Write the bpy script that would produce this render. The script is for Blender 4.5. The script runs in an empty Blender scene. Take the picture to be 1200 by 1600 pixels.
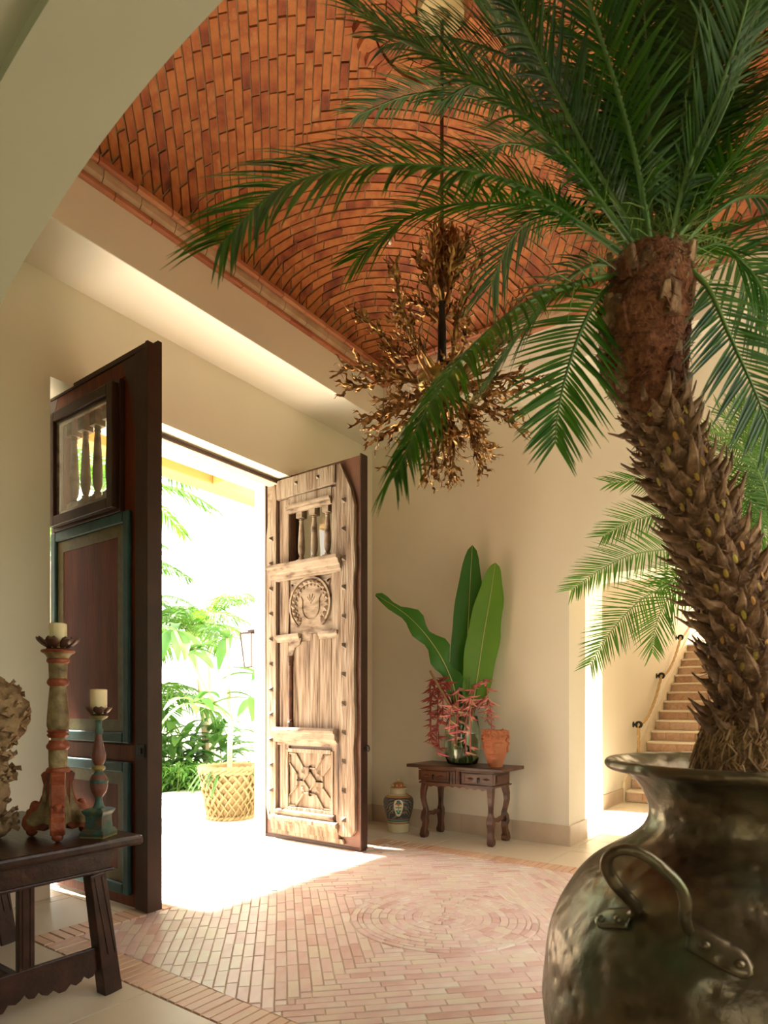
import bpy, bmesh, math, random
from mathutils import Vector, Matrix, noise
random.seed(7)
R_ = math.radians
sc = bpy.context.scene
COL = sc.collection

# ------------------------------------------------------------------ camera
TH = R_(35.9)
cam = bpy.data.cameras.new('camera')
camo = bpy.data.objects.new('camera', cam); COL.objects.link(camo)
camo.location = (0, 0, 1.4)
camo.rotation_euler = (R_(90), 0, TH - R_(90))
cam.sensor_width = 36; cam.sensor_fit = 'AUTO'
cam.lens = 992 / 1600 * 36
cam.shift_y = (1105 - 800) / 1600
cam.clip_start = 0.05
cam.dof.use_dof = True; cam.dof.focus_distance = 5.2; cam.dof.aperture_fstop = 4.0
sc.camera = camo

# ------------------------------------------------------------------ world + sun + exposure
w = bpy.data.worlds.new('world'); sc.world = w; w.use_nodes = True
nt = w.node_tree; nt.nodes.clear()
wo = nt.nodes.new('ShaderNodeOutputWorld'); bg = nt.nodes.new('ShaderNodeBackground')
sky = nt.nodes.new('ShaderNodeTexSky'); sky.sky_type = 'NISHITA'; sky.sun_disc = False
sky.sun_elevation = R_(50); sky.sun_rotation = R_(-15); sky.dust_density = 6.0; sky.air_density = 1.0; sky.ozone_density = .6
mixw = nt.nodes.new('ShaderNodeMix'); mixw.data_type = 'RGBA'; mixw.inputs[0].default_value = .65
mixw.inputs[7].default_value = (1.0, .945, .85, 1)
hs = nt.nodes.new('ShaderNodeVectorMath'); hs.operation = 'SCALE'; hs.inputs['Scale'].default_value = .12
nt.links.new(sky.outputs[0], hs.inputs[0]); nt.links.new(hs.outputs[0], mixw.inputs[6])
nt.links.new(mixw.outputs[2], bg.inputs['Color']); bg.inputs['Strength'].default_value = 2.6
nt.links.new(bg.outputs[0], wo.inputs[0])

sun = bpy.data.lights.new('sun', 'SUN'); sun.energy = 22; sun.angle = R_(2.0); sun.color = (1, .95, .86)
suno = bpy.data.objects.new('sun', sun); COL.objects.link(suno)
sd = Vector((.12 * math.cos(R_(50)), -.993 * math.cos(R_(50)), -math.sin(R_(50))))
suno.rotation_euler = sd.to_track_quat('-Z', 'Y').to_euler(); suno.location = (3, 12, 10)

def portal(loc, direction, sx, sy):
    l = bpy.data.lights.new('portal', 'AREA'); l.shape = 'RECTANGLE'; l.size = sx; l.size_y = sy
    l.cycles.is_portal = True
    o = bpy.data.objects.new('portal', l); COL.objects.link(o); o.location = loc
    o.rotation_euler = Vector(direction).to_track_quat('-Z', 'Y').to_euler()
portal((3.7, 5.6, 2.1), (0, -1, 0), 3.2, 4.2)
portal((-3.6, -.6, 1.25), (1, 0, 0), 1.8, 2.5)
portal((3.7, -1.9, 1.9), (0, 1, 0), 4.4, 3.8)
portal((7.8, 5.4, 1.9), (0, -1, 0), 1.9, 3.6)

sc.view_settings.view_transform = 'Standard'; sc.view_settings.look = 'None'
sc.view_settings.gamma = 1; sc.view_settings.use_curve_mapping = False
sc.view_settings.exposure = 1.2

# ------------------------------------------------------------------ mesh builder
class MB:
    def __init__(s): s.v = []; s.f = []
    def add(s, vs, fs):
        b = len(s.v); s.v += [Vector(p) for p in vs]; s.f += [tuple(i + b for i in f) for f in fs]; return s
    def join(s, o): return s.add(o.v, o.f)
    def xf(s, m):
        s.v = [m @ p for p in s.v]; return s
    def box(s, a, b):
        x0, y0, z0 = [min(a[i], b[i]) for i in range(3)]; x1, y1, z1 = [max(a[i], b[i]) for i in range(3)]
        return s.add([(x0,y0,z0),(x1,y0,z0),(x1,y1,z0),(x0,y1,z0),(x0,y0,z1),(x1,y0,z1),(x1,y1,z1),(x0,y1,z1)],
              [(0,3,2,1),(4,5,6,7),(0,1,5,4),(1,2,6,5),(2,3,7,6),(3,0,4,7)])
    def poly(s, bot, top):
        n = len(bot)
        return s.add(list(bot) + list(top), [tuple(range(n-1,-1,-1)), tuple(range(n, 2*n))] + [(i,(i+1)%n,n+(i+1)%n,n+i) for i in range(n)])
    def lathe(s, prof, c=(0,0,0), n=32, sy=1.0, cap=True):
        c = Vector(c); vs = []; fs = []; m = len(prof)
        for r, z in prof:
            for i in range(n):
                a = 2*math.pi*i/n; vs.append(c + Vector((r*math.cos(a), r*sy*math.sin(a), z)))
        for j in range(m-1):
            for i in range(n):
                k = (i+1) % n; fs.append((j*n+i, j*n+k, (j+1)*n+k, (j+1)*n+i))
        if cap:
            fs.append(tuple(range(n-1,-1,-1))); fs.append(tuple((m-1)*n+i for i in range(n)))
        return s.add(vs, fs)
    def tube(s, pts, rad, n=8, flat=1.0, cap=True, up=None):
        pts = [Vector(p) for p in pts]
        if not hasattr(rad, '__len__'): rad = [rad]*len(pts)
        vs = []; fs = []; nrm = None
        for i, p in enumerate(pts):
            t = (pts[min(i+1,len(pts)-1)] - pts[max(i-1,0)]).normalized()
            if nrm is None:
                nrm = Vector(up) if up else (Vector((0,0,1)) if abs(t.z) < .9 else Vector((1,0,0)))
            nrm = (nrm - t*nrm.dot(t))
            nrm = nrm.normalized() if nrm.length > 1e-6 else t.orthogonal().normalized()
            b = t.cross(nrm)
            for k in range(n):
                a = 2*math.pi*(k+.5)/n
                vs.append(p + nrm*math.cos(a)*rad[i]*flat + b*math.sin(a)*rad[i])
        m = len(pts)
        for j in range(m-1):
            for i in range(n):
                k = (i+1) % n; fs.append((j*n+i, j*n+k, (j+1)*n+k, (j+1)*n+i))
        if cap:
            fs.append(tuple(range(n-1,-1,-1))); fs.append(tuple((m-1)*n+i for i in range(n)))
        return s.add(vs, fs)
    def sweep(s, pts, secs, up=(0,1,0)):
        """rectangular sections (half a along 'up', half b across) along a path"""
        pts = [Vector(p) for p in pts]; vs = []; fs = []; up = Vector(up)
        for i, p in enumerate(pts):
            t = (pts[min(i+1,len(pts)-1)] - pts[max(i-1,0)]).normalized()
            u = (up - t*up.dot(t)).normalized(); b = t.cross(u); A, B = secs[i]
            for q, r in ((1,1),(-1,1),(-1,-1),(1,-1)): vs.append(p + u*A*q + b*B*r)
        m = len(pts)
        for j in range(m-1):
            for i in range(4):
                k = (i+1) % 4; fs.append((j*4+i, j*4+k, (j+1)*4+k, (j+1)*4+i))
        fs.append((3,2,1,0)); fs.append(tuple((m-1)*4+i for i in range(4)))
        return s.add(vs, fs)
    def ball(s, c, r, n=10, sz=1.0):
        m = n//2+1
        prof = [(max(1e-4, r*math.sin(math.pi*j/(m))), -r*sz*math.cos(math.pi*j/(m))) for j in range(m+1)]
        return s.lathe(prof, c, n, cap=False)
    def extrude(s, outline, org, ua, va, na, d):
        """outline in (u,v) extruded by d along na"""
        org = Vector(org); ua = Vector(ua); va = Vector(va); na = Vector(na)
        b = [org + ua*u + va*v for u, v in outline]
        return s.poly(b, [p + na*d for p in b])

def mesh_of(name, mb, mat, smooth=False, off=Vector((0,0,0))):
    me = bpy.data.meshes.new(name)
    me.from_pydata([p - off for p in mb.v], [], mb.f); me.update()
    if smooth: me.polygons.foreach_set('use_smooth', [True]*len(me.polygons))
    me.materials.append(mat)
    bm = bmesh.new(); bm.from_mesh(me); bmesh.ops.recalc_face_normals(bm, faces=bm.faces); bm.to_mesh(me); bm.free()
    return me

def root_loc(p):
    l = Vector((0,0,0))
    while p is not None: l += p.location; p = p.parent
    return l

def obj(name, mb, mat, parent=None, smooth=False, bevel=0, loc=None, kind=None, label=None, auto=None, subd=0):
    off = Vector(loc) if (loc is not None and parent is None) else root_loc(parent)
    me = mesh_of(name, mb, mat, smooth, off)
    o = bpy.data.objects.new(name, me); COL.objects.link(o)
    if parent is not None: o.parent = parent
    elif loc is not None: o.location = loc
    if bevel:
        m = o.modifiers.new('bevel', 'BEVEL'); m.width = bevel; m.segments = 2; m.limit_method = 'ANGLE'; m.angle_limit = R_(40)
    if subd:
        m = o.modifiers.new('sub', 'SUBSURF'); m.levels = subd; m.render_levels = subd
    if auto:
        me.polygons.foreach_set('use_smooth', [True]*len(me.polygons))
        try:
            me.set_sharp_from_angle(angle=R_(auto))
        except Exception: pass
    if kind: o['kind'] = kind
    if label: o['label'] = label
    return o

def thing(name, label, cat, loc, group=None, kind=None):
    o = bpy.data.objects.new(name, None); COL.objects.link(o); o.location = loc
    o.empty_display_size = .1; o['label'] = label; o['category'] = cat
    if group: o['group'] = group
    if kind: o['kind'] = kind
    return o

def tag(o, label, cat, group=None, kind=None):
    o['label'] = label; o['category'] = cat
    if group: o['group'] = group
    if kind: o['kind'] = kind
    return o

def struct(o): o['kind'] = 'structure'; return o

# ------------------------------------------------------------------ materials
def mat(name, cols, scale=4, rough=.6, bump=0, bscale=40, metal=0, stretch=(1,1,1), spec=.5, rnd=0, sub=0, trans=0, coat=0, detail=6, bdist=.01, contrast=(.3,.7)):
    """noise-driven colour ramp; rnd>0 adds random pick per object / island"""
    m = bpy.data.materials.new(name); m.use_nodes = True; n = m.node_tree; N = n.nodes; L = n.links
    b = N['Principled BSDF']; b.inputs['Roughness'].default_value = rough; b.inputs['Metallic'].default_value = metal
    b.inputs['Specular IOR Level'].default_value = spec
    if coat: b.inputs['Coat Weight'].default_value = coat; b.inputs['Coat Roughness'].default_value = .25
    tc = N.new('ShaderNodeTexCoord'); mp = N.new('ShaderNodeMapping'); mp.inputs['Scale'].default_value = stretch
    L.new(tc.outputs['Object'], mp.inputs[0])
    nz = N.new('ShaderNodeTexNoise'); nz.inputs['Scale'].default_value = scale; nz.inputs['Detail'].default_value = detail
    L.new(mp.outputs[0], nz.inputs['Vector'])
    rp = N.new('ShaderNodeValToRGB'); el = rp.color_ramp.elements
    k = len(cols); lo, hi = contrast
    el[0].position = lo; el[0].color = (*cols[0], 1); el[1].position = hi; el[1].color = (*cols[-1], 1)
    for i in range(1, k-1):
        e = el.new(lo + (hi-lo)*i/(k-1)); e.color = (*cols[i], 1)
    if rnd:
        oi = N.new('ShaderNodeObjectInfo'); ge = N.new('ShaderNodeNewGeometry')
        ad = N.new('ShaderNodeMath'); ad.operation = 'ADD'; L.new(oi.outputs['Random'], ad.inputs[0]); L.new(ge.outputs['Random Per Island'], ad.inputs[1])
        fr = N.new('ShaderNodeMath'); fr.operation = 'FRACT'; L.new(ad.outputs[0], fr.inputs[0])
        mx = N.new('ShaderNodeMix'); mx.data_type = 'FLOAT'; mx.inputs[0].default_value = rnd
        L.new(nz.outputs['Fac'], mx.inputs[2])
        mr = N.new('ShaderNodeMapRange'); mr.inputs[3].default_value = lo-.05; mr.inputs[4].default_value = hi+.05
        L.new(fr.outputs[0], mr.inputs[0]); L.new(mr.outputs[0], mx.inputs[3])
        L.new(mx.outputs[0], rp.inputs[0])
    else: L.new(nz.outputs['Fac'], rp.inputs[0])
    L.new(rp.outputs[0], b.inputs['Base Color'])
    if bump:
        n2 = N.new('ShaderNodeTexNoise'); n2.inputs['Scale'].default_value = bscale; n2.inputs['Detail'].default_value = 5
        L.new(mp.outputs[0], n2.inputs['Vector'])
        bp = N.new('ShaderNodeBump'); bp.inputs['Strength'].default_value = bump; bp.inputs['Distance'].default_value = bdist
        L.new(n2.outputs['Fac'], bp.inputs['Height']); L.new(bp.outputs[0], b.inputs['Normal'])
    if trans: b.inputs['Transmission Weight'].default_value = trans
    return m

def leafmat(name, c1, c2, tl=.35, rough=.4):
    m = mat(name, [c1, c2], 3, rough, rnd=.6, spec=.4)
    n = m.node_tree; N = n.nodes; L = n.links; b = N['Principled BSDF']; out = N['Material Output']
    t = N.new('ShaderNodeBsdfTranslucent'); mx = N.new('ShaderNodeMixShader'); mx.inputs[0].default_value = tl
    src = b.inputs['Base Color'].links[0].from_socket
    hs = N.new('ShaderNodeHueSaturation'); hs.inputs['Value'].default_value = 1.5; hs.inputs['Saturation'].default_value = 1.1
    L.new(src, hs.inputs['Color']); L.new(hs.outputs[0], t.inputs['Color'])
    L.new(b.outputs[0], mx.inputs[1]); L.new(t.outputs[0], mx.inputs[2]); L.new(mx.outputs[0], out.inputs[0])
    return m

def hammered(name, c1, c2, c3, rough=.32, strength=.35, scale=14):
    m = mat(name, [c1, c2, c3], 5, rough, metal=.9)
    n = m.node_tree; N = n.nodes; L = n.links; b = N['Principled BSDF']
    tc = N.new('ShaderNodeTexCoord'); vo = N.new('ShaderNodeTexVoronoi'); vo.inputs['Scale'].default_value = scale; vo.feature = 'SMOOTH_F1'
    nz = N.new('ShaderNodeTexNoise'); nz.inputs['Scale'].default_value = 9; nz.inputs['Detail'].default_value = 5
    L.new(tc.outputs['Object'], vo.inputs['Vector']); L.new(tc.outputs['Object'], nz.inputs['Vector'])
    ad = N.new('ShaderNodeMath'); ad.operation = 'ADD'; L.new(vo.outputs['Distance'], ad.inputs[0]); L.new(nz.outputs['Fac'], ad.inputs[1])
    bp = N.new('ShaderNodeBump'); bp.inputs['Strength'].default_value = strength; bp.inputs['Distance'].default_value = .02
    L.new(ad.outputs[0], bp.inputs['Height']); L.new(bp.outputs[0], b.inputs['Normal'])
    mr = N.new('ShaderNodeMapRange'); mr.inputs[3].default_value = rough-.1; mr.inputs[4].default_value = rough+.22
    L.new(nz.outputs['Fac'], mr.inputs[0]); L.new(mr.outputs[0], b.inputs['Roughness'])
    return m

M = {}
M['plaster'] = mat('cream_plaster', [(.82,.735,.59), (.86,.775,.63)], 1.2, .75, bump=.08, bscale=9, bdist=.02)
M['soffit'] = mat('pale_plaster', [(.83,.765,.65), (.86,.80,.68)], 1.2, .6, bump=.05, bscale=8)
M['arch'] = mat('arch_plaster', [(.50,.50,.38), (.53,.53,.41)], 1.0, .7, bump=.06, bscale=8)  # green garden bounce and dimness of the near side put into the colour
M['base'] = mat('baseboard_stone', [(.56,.43,.31), (.64,.50,.37)], 5, .5, bump=.06)
M['tile'] = mat('limestone', [(.70,.60,.45), (.77,.67,.52)], 2.5, .36, rnd=.5, bump=.03, bscale=25)
M['grout'] = mat('grout', [(.42,.31,.20), (.5,.38,.26)], 6, .8)
M['fbrick'] = mat('floor_brick', [(.64,.40,.34), (.76,.57,.51), (.78,.68,.55), (.77,.55,.51), (.82,.74,.64)], 5, .30, bump=.25, bscale=25, rnd=.72, bdist=.008)
M['fborder'] = mat('floor_border_brick', [(.62,.36,.22), (.72,.50,.33), (.68,.40,.27)], 5, .4, bump=.25, bscale=25, rnd=.7, bdist=.008)
M['fgrout'] = mat('brick_grout', [(.66,.54,.42), (.74,.62,.5)], 8, .7)
M['cbrick'] = mat('vault_brick', [(.13,.025,.010), (.28,.062,.018), (.40,.12,.030), (.48,.165,.042), (.36,.10,.026), (.54,.22,.07)], 9, .7, bump=.6, bscale=60, rnd=.52, bdist=.006)
M['mortar'] = mat('vault_mortar', [(.22,.16,.09), (.30,.22,.13)], 10, .9, bump=.3, bscale=60)
M['cornice'] = mat('cornice_brick', [(.36,.10,.05), (.55,.24,.12)], 6, .6, bump=.3, bscale=50, rnd=.7)
M['cornmort'] = mat('cornice_moulding', [(.40,.25,.14), (.55,.38,.24)], 6, .7, bump=.3)
M['oldwood'] = mat('weathered_wood', [(.045,.022,.012), (.19,.12,.07), (.27,.19,.13), (.33,.25,.18)], 7, .75, bump=.9, bscale=16, stretch=(3,3,.25), rnd=.18, bdist=.02, contrast=(.3,.62))
M['oldwood2'] = mat('weathered_wood_carved', [(.08,.04,.022), (.22,.15,.095), (.30,.22,.155)], 11, .75, bump=.5, bscale=30, stretch=(1,.5,1.3), contrast=(.30,.58))
M['gapshade'] = mat('painted_gap_shade', [(.05,.022,.012), (.09,.04,.02)], 10, .8)  # shade in the door's gaps, painted as dark brown strips
M['redwood'] = mat('red_brown_wood', [(.085,.016,.005), (.115,.022,.006), (.155,.032,.009)], 5, .55, bump=.3, bscale=24, stretch=(2.2,2.2,.3), spec=.2, contrast=(.32,.68))
M['plate'] = mat('dark_edge_plate', [(.032,.012,.007), (.050,.019,.010)], 5, .45, bump=.1, spec=.3)
M['rust'] = mat('rust_red_plate', [(.10,.040,.022), (.15,.06,.032)], 8, .5, bump=.2)
M['teal'] = mat('teal_paint', [(.006,.038,.038), (.014,.075,.078)], 9, .55, bump=.2)
M['olive'] = mat('olive_paint', [(.07,.055,.012), (.12,.095,.022)], 16, .5, bump=.2)
M['iron'] = mat('black_iron', [(.012,.011,.010), (.03,.026,.022)], 12, .45, metal=.7, bump=.2)
M['nail'] = mat('nail_iron', [(.10,.07,.05), (.20,.15,.11)], 12, .5, metal=.6)
M['tabwood'] = mat('dark_table_wood', [(.016,.005,.003), (.035,.011,.006), (.055,.018,.010)], 5, .32, bump=.3, bscale=20, stretch=(2,.3,2), coat=.15, spec=.3)
M['conwood'] = mat('console_wood', [(.030,.009,.004), (.085,.027,.010), (.14,.048,.018)], 6, .38, bump=.3, bscale=20, stretch=(2,.4,2), coat=.2)
M['redpaint'] = mat('red_worn_paint', [(.10,.018,.008), (.27,.055,.018), (.34,.085,.03)], 14, .5, bump=.5, bscale=50)
M['creampaint'] = mat('cream_worn_paint', [(.10,.06,.02), (.24,.165,.07), (.42,.32,.16)], 16, .55, bump=.5, bscale=50)
M['tealpaint'] = mat('verdigris_worn_paint', [(.15,.045,.02), (.04,.065,.045), (.035,.10,.085), (.15,.12,.02)], 15, .5, bump=.4, bscale=50)
M['plumpaint'] = mat('plum_worn_paint', [(.04,.07,.055), (.15,.045,.03), (.18,.065,.04)], 16, .5, bump=.4, bscale=50)
M['ochrepaint'] = mat('ochre_worn_paint', [(.10,.12,.05), (.34,.22,.04)], 16, .5, bump=.3)
M['darktin'] = mat('dark_tin', [(.07,.028,.016), (.14,.06,.035)], 14, .45, metal=.3)
M['wax'] = mat('ivory_wax', [(.80,.66,.40), (.84,.71,.46)], 5, .5)
M['wax'].node_tree.nodes['Principled BSDF'].inputs['Subsurface Weight'].default_value = .3
M['terra'] = mat('terracotta', [(.40,.13,.055), (.50,.18,.085)], 8, .8, bump=.2)
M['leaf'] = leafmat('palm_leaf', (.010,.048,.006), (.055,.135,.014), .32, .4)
M['leaf2'] = leafmat('palm_leaf_bright', (.045,.13,.02), (.13,.26,.04), .4)  # brighter green for the smaller palm and the garden palms
M['rachis'] = mat('palm_rachis', [(.05,.13,.02), (.13,.22,.05)], 8, .45)
M['rachis2'] = mat('palm_rachis_yellow', [(.16,.26,.06), (.26,.36,.10)], 8, .45)
M['gleaf'] = leafmat('garden_leaf', (.045,.15,.03), (.14,.27,.07), .35)
M['bleaf'] = leafmat('banana_leaf', (.030,.12,.014), (.06,.20,.025), .3, .4)
M['bleaf2'] = leafmat('banana_leaf_light', (.13,.29,.03), (.20,.36,.05), .35, .4)
M['midrib'] = mat('leaf_midrib', [(.42,.42,.12), (.52,.50,.18)], 9, .5)
M['trunk'] = mat('palm_trunk_bark', [(.05,.022,.010), (.16,.075,.034), (.28,.15,.08)], 22, .95, bump=1.0, bscale=45, bdist=.02)
M['stub'] = mat('leaf_stub_bark', [(.06,.026,.011), (.19,.095,.045), (.34,.20,.11)], 30, .9, bump=.8, bscale=60, rnd=.3)
M['stubscar'] = mat('stub_scar_green', [(.40,.34,.05), (.50,.20,.05)], 20, .8, rnd=.6)
M['fibre'] = mat('palm_fibre', [(.05,.012,.004), (.14,.04,.012), (.24,.085,.03)], 40, .95, bump=1, bscale=80, bdist=.015, rnd=.3)
M['root'] = mat('palm_roots', [(.10,.045,.018), (.28,.15,.06), (.46,.29,.14)], 40, .9, rnd=.7)
M['bronze'] = hammered('hammered_bronze', (.08,.052,.030), (.155,.115,.068), (.125,.135,.085), .30, .45, 20)
M['soil'] = mat('dark_soil', [(.02,.012,.008), (.05,.03,.018)], 30, .95, bump=.8)
M['gilt'] = mat('gilded_bronze', [(.10,.038,.012), (.24,.11,.035), (.50,.29,.10)], 14, .33, metal=.85, bump=.3, bscale=30)
M['brass'] = mat('brass', [(.30,.20,.06), (.45,.32,.11)], 6, .3, metal=.9, bump=.1)
M['gold'] = mat('canopy_gold', [(.42,.32,.14), (.52,.41,.2)], 6, .5, metal=.4)
M['glass'] = mat('clear_glass', [(.93,.95,.92), (.93,.95,.92)], 3, .02, trans=1.0)
M['vaseglass'] = mat('green_glass', [(.80,.92,.80), (.84,.94,.84)], 3, .03, trans=1)
M['hpink'] = mat('heliconia_pink', [(.46,.06,.09), (.68,.16,.18), (.74,.34,.26), (.40,.42,.10)], 20, .5, rnd=.35)
M['hred'] = mat('heliconia_red', [(.20,.022,.015), (.36,.05,.03)], 14, .5, rnd=.5)
M['hstem'] = mat('heliconia_stem', [(.42,.06,.07), (.5,.14,.12)], 14, .5)
M['brownstem'] = mat('brown_stem', [(.18,.10,.04), (.30,.19,.08)], 14, .6)
M['rope'] = mat('natural_rope', [(.42,.26,.10), (.62,.42,.20)], 40, .9, bump=.5, bscale=120)
M['riser'] = mat('terracotta_riser', [(.44,.23,.14), (.56,.35,.23), (.64,.46,.34)], 22, .5, rnd=.5, detail=8)
M['tread'] = mat('stair_tread_stone', [(.70,.58,.42), (.76,.65,.48)], 5, .45)
M['white'] = mat('white_stone', [(.72,.68,.60), (.78,.74,.66)], 2, .6)
M['porch'] = mat('porch_beam', [(.62,.31,.10), (.66,.34,.12)], 2, .7)  # ochre light on the cream porch put into its base colour
M['basket'] = mat('woven_cement', [(.36,.25,.11), (.46,.33,.16)], 12, .7, bump=.2)
M['palebark'] = mat('pale_bark', [(.55,.45,.30), (.68,.58,.42)], 12, .8)
M['grass'] = mat('lawn', [(.15,.16,.08), (.21,.22,.11)], 30, .9, bump=.5)
M['hedge'] = leafmat('hedge_leaf', (.06,.18,.03), (.18,.34,.07), .3)
M['coral'] = mat('coral_brown', [(.16,.085,.035), (.32,.20,.10), (.42,.28,.15)], 26, .9, bump=.8, bscale=50, rnd=.3)

# talavera body: white glaze with a dark band pattern placed by object height
def talavera():
    m = bpy.data.materials.new('painted_glaze'); m.use_nodes = True; n = m.node_tree; N = n.nodes; L = n.links
    b = N['Principled BSDF']; b.inputs['Roughness'].default_value = .15
    tc = N.new('ShaderNodeTexCoord'); sp = N.new('ShaderNodeSeparateXYZ'); L.new(tc.outputs['Object'], sp.inputs[0])
    rp = N.new('ShaderNodeValToRGB'); rp.color_ramp.interpolation = 'CONSTANT'
    mr = N.new('ShaderNodeMapRange'); mr.inputs[1].default_value = 0; mr.inputs[2].default_value = .6; L.new(sp.outputs['Z'], mr.inputs[0]); L.new(mr.outputs[0], rp.inputs[0])
    cream = (.55,.46,.28,1); dk = (.06,.055,.06,1)
    stops = [(0,cream),(.165,(.10,.08,.14,1)),(.175,(.42,.16,.04,1)),(.195,(.45,.36,.16,1)),(.205,(.06,.16,.12,1)),(.24,(.40,.32,.15,1)),(.25,(.12,.07,.10,1)),(.27,dk),(.645,(.10,.06,.12,1)),(.655,(.50,.22,.07,1)),(.685,cream),(.80,(.40,.12,.03,1)),(.90,cream)]
    el = rp.color_ramp.elements; el[0].position = 0; el[0].color = cream; el[1].position = stops[1][0]; el[1].color = stops[1][1]
    for p, c in stops[2:]:
        e = el.new(p); e.color = c
    wv = N.new('ShaderNodeTexWave'); wv.inputs['Scale'].default_value = 14; wv.inputs['Distortion'].default_value = 9; wv.inputs['Detail'].default_value = 3
    wv.bands_direction = 'DIAGONAL'; L.new(tc.outputs['Object'], wv.inputs['Vector'])
    mx = N.new('ShaderNodeMix'); mx.data_type = 'RGBA'
    msk = N.new('ShaderNodeMapRange'); msk.inputs[1].default_value = .62; msk.inputs[2].default_value = .7; L.new(wv.outputs['Fac'], msk.inputs[0])
    band = N.new('ShaderNodeMath'); band.operation = 'COMPARE'; band.inputs[1].default_value = .46; band.inputs[2].default_value = .185; L.new(mr.outputs[0], band.inputs[0])
    ml = N.new('ShaderNodeMath'); ml.operation = 'MULTIPLY'; L.new(msk.outputs[0], ml.inputs[0]); L.new(band.outputs[0], ml.inputs[1])
    L.new(ml.outputs[0], mx.inputs[0]); L.new(rp.outputs[0], mx.inputs[6]); mx.inputs[7].default_value = (.19,.15,.085,1)
    L.new(mx.outputs[2], b.inputs['Base Color'])
    return m
M['talavera'] = talavera()
M['jarcream'] = mat('jar_cream', [(.60,.50,.30), (.64,.54,.34)], 5, .2)
M['jargreen'] = mat('jar_green', [(.02,.16,.11), (.03,.22,.14)], 5, .2)
M['jarrust'] = mat('jar_rust', [(.42,.13,.04), (.5,.18,.06)], 5, .2)

# ------------------------------------------------------------------ setting
X0, X1, Y0, Y1 = 1.10, 6.27, -.43, 4.72
VX0, VX1, VY0, VY1 = 1.62, 5.72, .17, 4.15
ZS = 4.57
# floor slab
fl = struct(obj('floor', MB().box((-3.2, -3.5, -.16), (9.76, 5.15, -.02)), M['grout'], loc=(0,0,0)))
tag(fl, 'pale limestone floor with an inlaid square of pink bricks around a round medallion', 'floor')

# walls (boxes joined where they are one plaster surface)
wl = MB().box((-.2, Y1, -.02), (2.34, 5.15, ZS)).box((2.34, Y1, 3.83), (5.02, 5.15, ZS)).box((5.02, Y1, -.02), (6.77, 5.15, ZS))
tag(struct(obj('wall_left', wl, M['plaster'], loc=(0,Y1,0))), 'cream plaster wall with the tall double doorway', 'wall')
wb = MB().box((X1, 2.24, -.02), (6.77, Y1, 6.2)).box((X1, -.1, 2.70), (6.77, 2.24, 6.2)).box((X1, -3.4, -.02), (6.77, -.1, 6.2))
tag(struct(obj('wall_back', wb, M['plaster'], loc=(X1,0,0))), 'cream plaster wall behind the carved console, opening to the stair', 'wall')
wr = MB().box((X0, Y0-.35, -.02), (1.5, Y0, ZS)).box((5.7, Y0-.35, -.02), (X1, Y0, ZS)).box((1.5, Y0-.35, 3.3), (5.7, Y0, ZS))
tag(struct(obj('wall_right', wr, M['plaster'], loc=(X0,Y0,0))), 'cream wall with a wide opening behind the potted palms', 'wall')
# front wall with the segmental arch, nearest the camera
AY, AZ, AR = 1.2415, .204, 3.0485
yl, yr = 4.22, Y0
def arcz(y): return AZ + math.sqrt(max(0, AR*AR - (y-AY)**2))
ar = MB(); n = 72; top = ZS+1.2
ys = [yr + (yl-yr)*i/n for i in range(n+1)]
xa, xb = .82, X0
vs = []; fs = []
for y in ys: vs += [(xb, y, arcz(y)), (xb, y, top), (xa, y, top), (xa, y, arcz(y))]
for i in range(n):
    a, b = i*4, i*4+4
    for k in range(4): fs.append((a+k, a+(k+1)%4, b+(k+1)%4, b+k))
fs += [(0,1,2,3), (n*4+3, n*4+2, n*4+1, n*4)]
ar.add(vs, fs); ar.box((xa, yl, -.02), (xb, 5.15, top)).box((xa, -3.4, -.02), (xb, yr, top))
fw = struct(obj('wall_front', ar, M['arch'], loc=(xb,0,0), auto=35)); tag(fw, 'plaster arch in the near foreground, grey-green garden light in its colour', 'wall')
# outer arch moulding, a second shallow order towards the camera side
ob = MB(); vs = []; fs = []
for y in ys:
    d = Vector((0, y-AY, arcz(y)-AZ)).normalized(); p = Vector((0, AY, AZ))
    q0 = p + d*(AR+.04); q1 = p + d*(AR+1.4)
    vs += [(.82, q0.y, q0.z), (.70, q0.y, q0.z), (.70, q1.y, q1.z), (.82, q1.y, q1.z)]
for i in range(n):
    a, b = i*4, i*4+4
    for k in range(4): fs.append((a+k, a+(k+1)%4, b+(k+1)%4, b+k))
ob.add(vs, fs)
obj('arch_order', ob, M['arch'], fw, auto=35)

# lowered soffit ring + fascia
sf = MB()
for a, b in (((X0, VY1, ZS), (X1, 5.15, 5.4)), ((X0, -.78, ZS), (X1, VY0, 5.4)), ((X0, VY0, ZS), (VX0, VY1, 5.4)), ((VX1, VY0, ZS), (X1, VY1, 5.4))): sf.box(a, b)
tag(struct(obj('trim_1', sf, M['soffit'], loc=(X0,Y0,ZS), bevel=.006)), 'pale plaster soffit and fascia running round below the vault', 'soffit')

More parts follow.
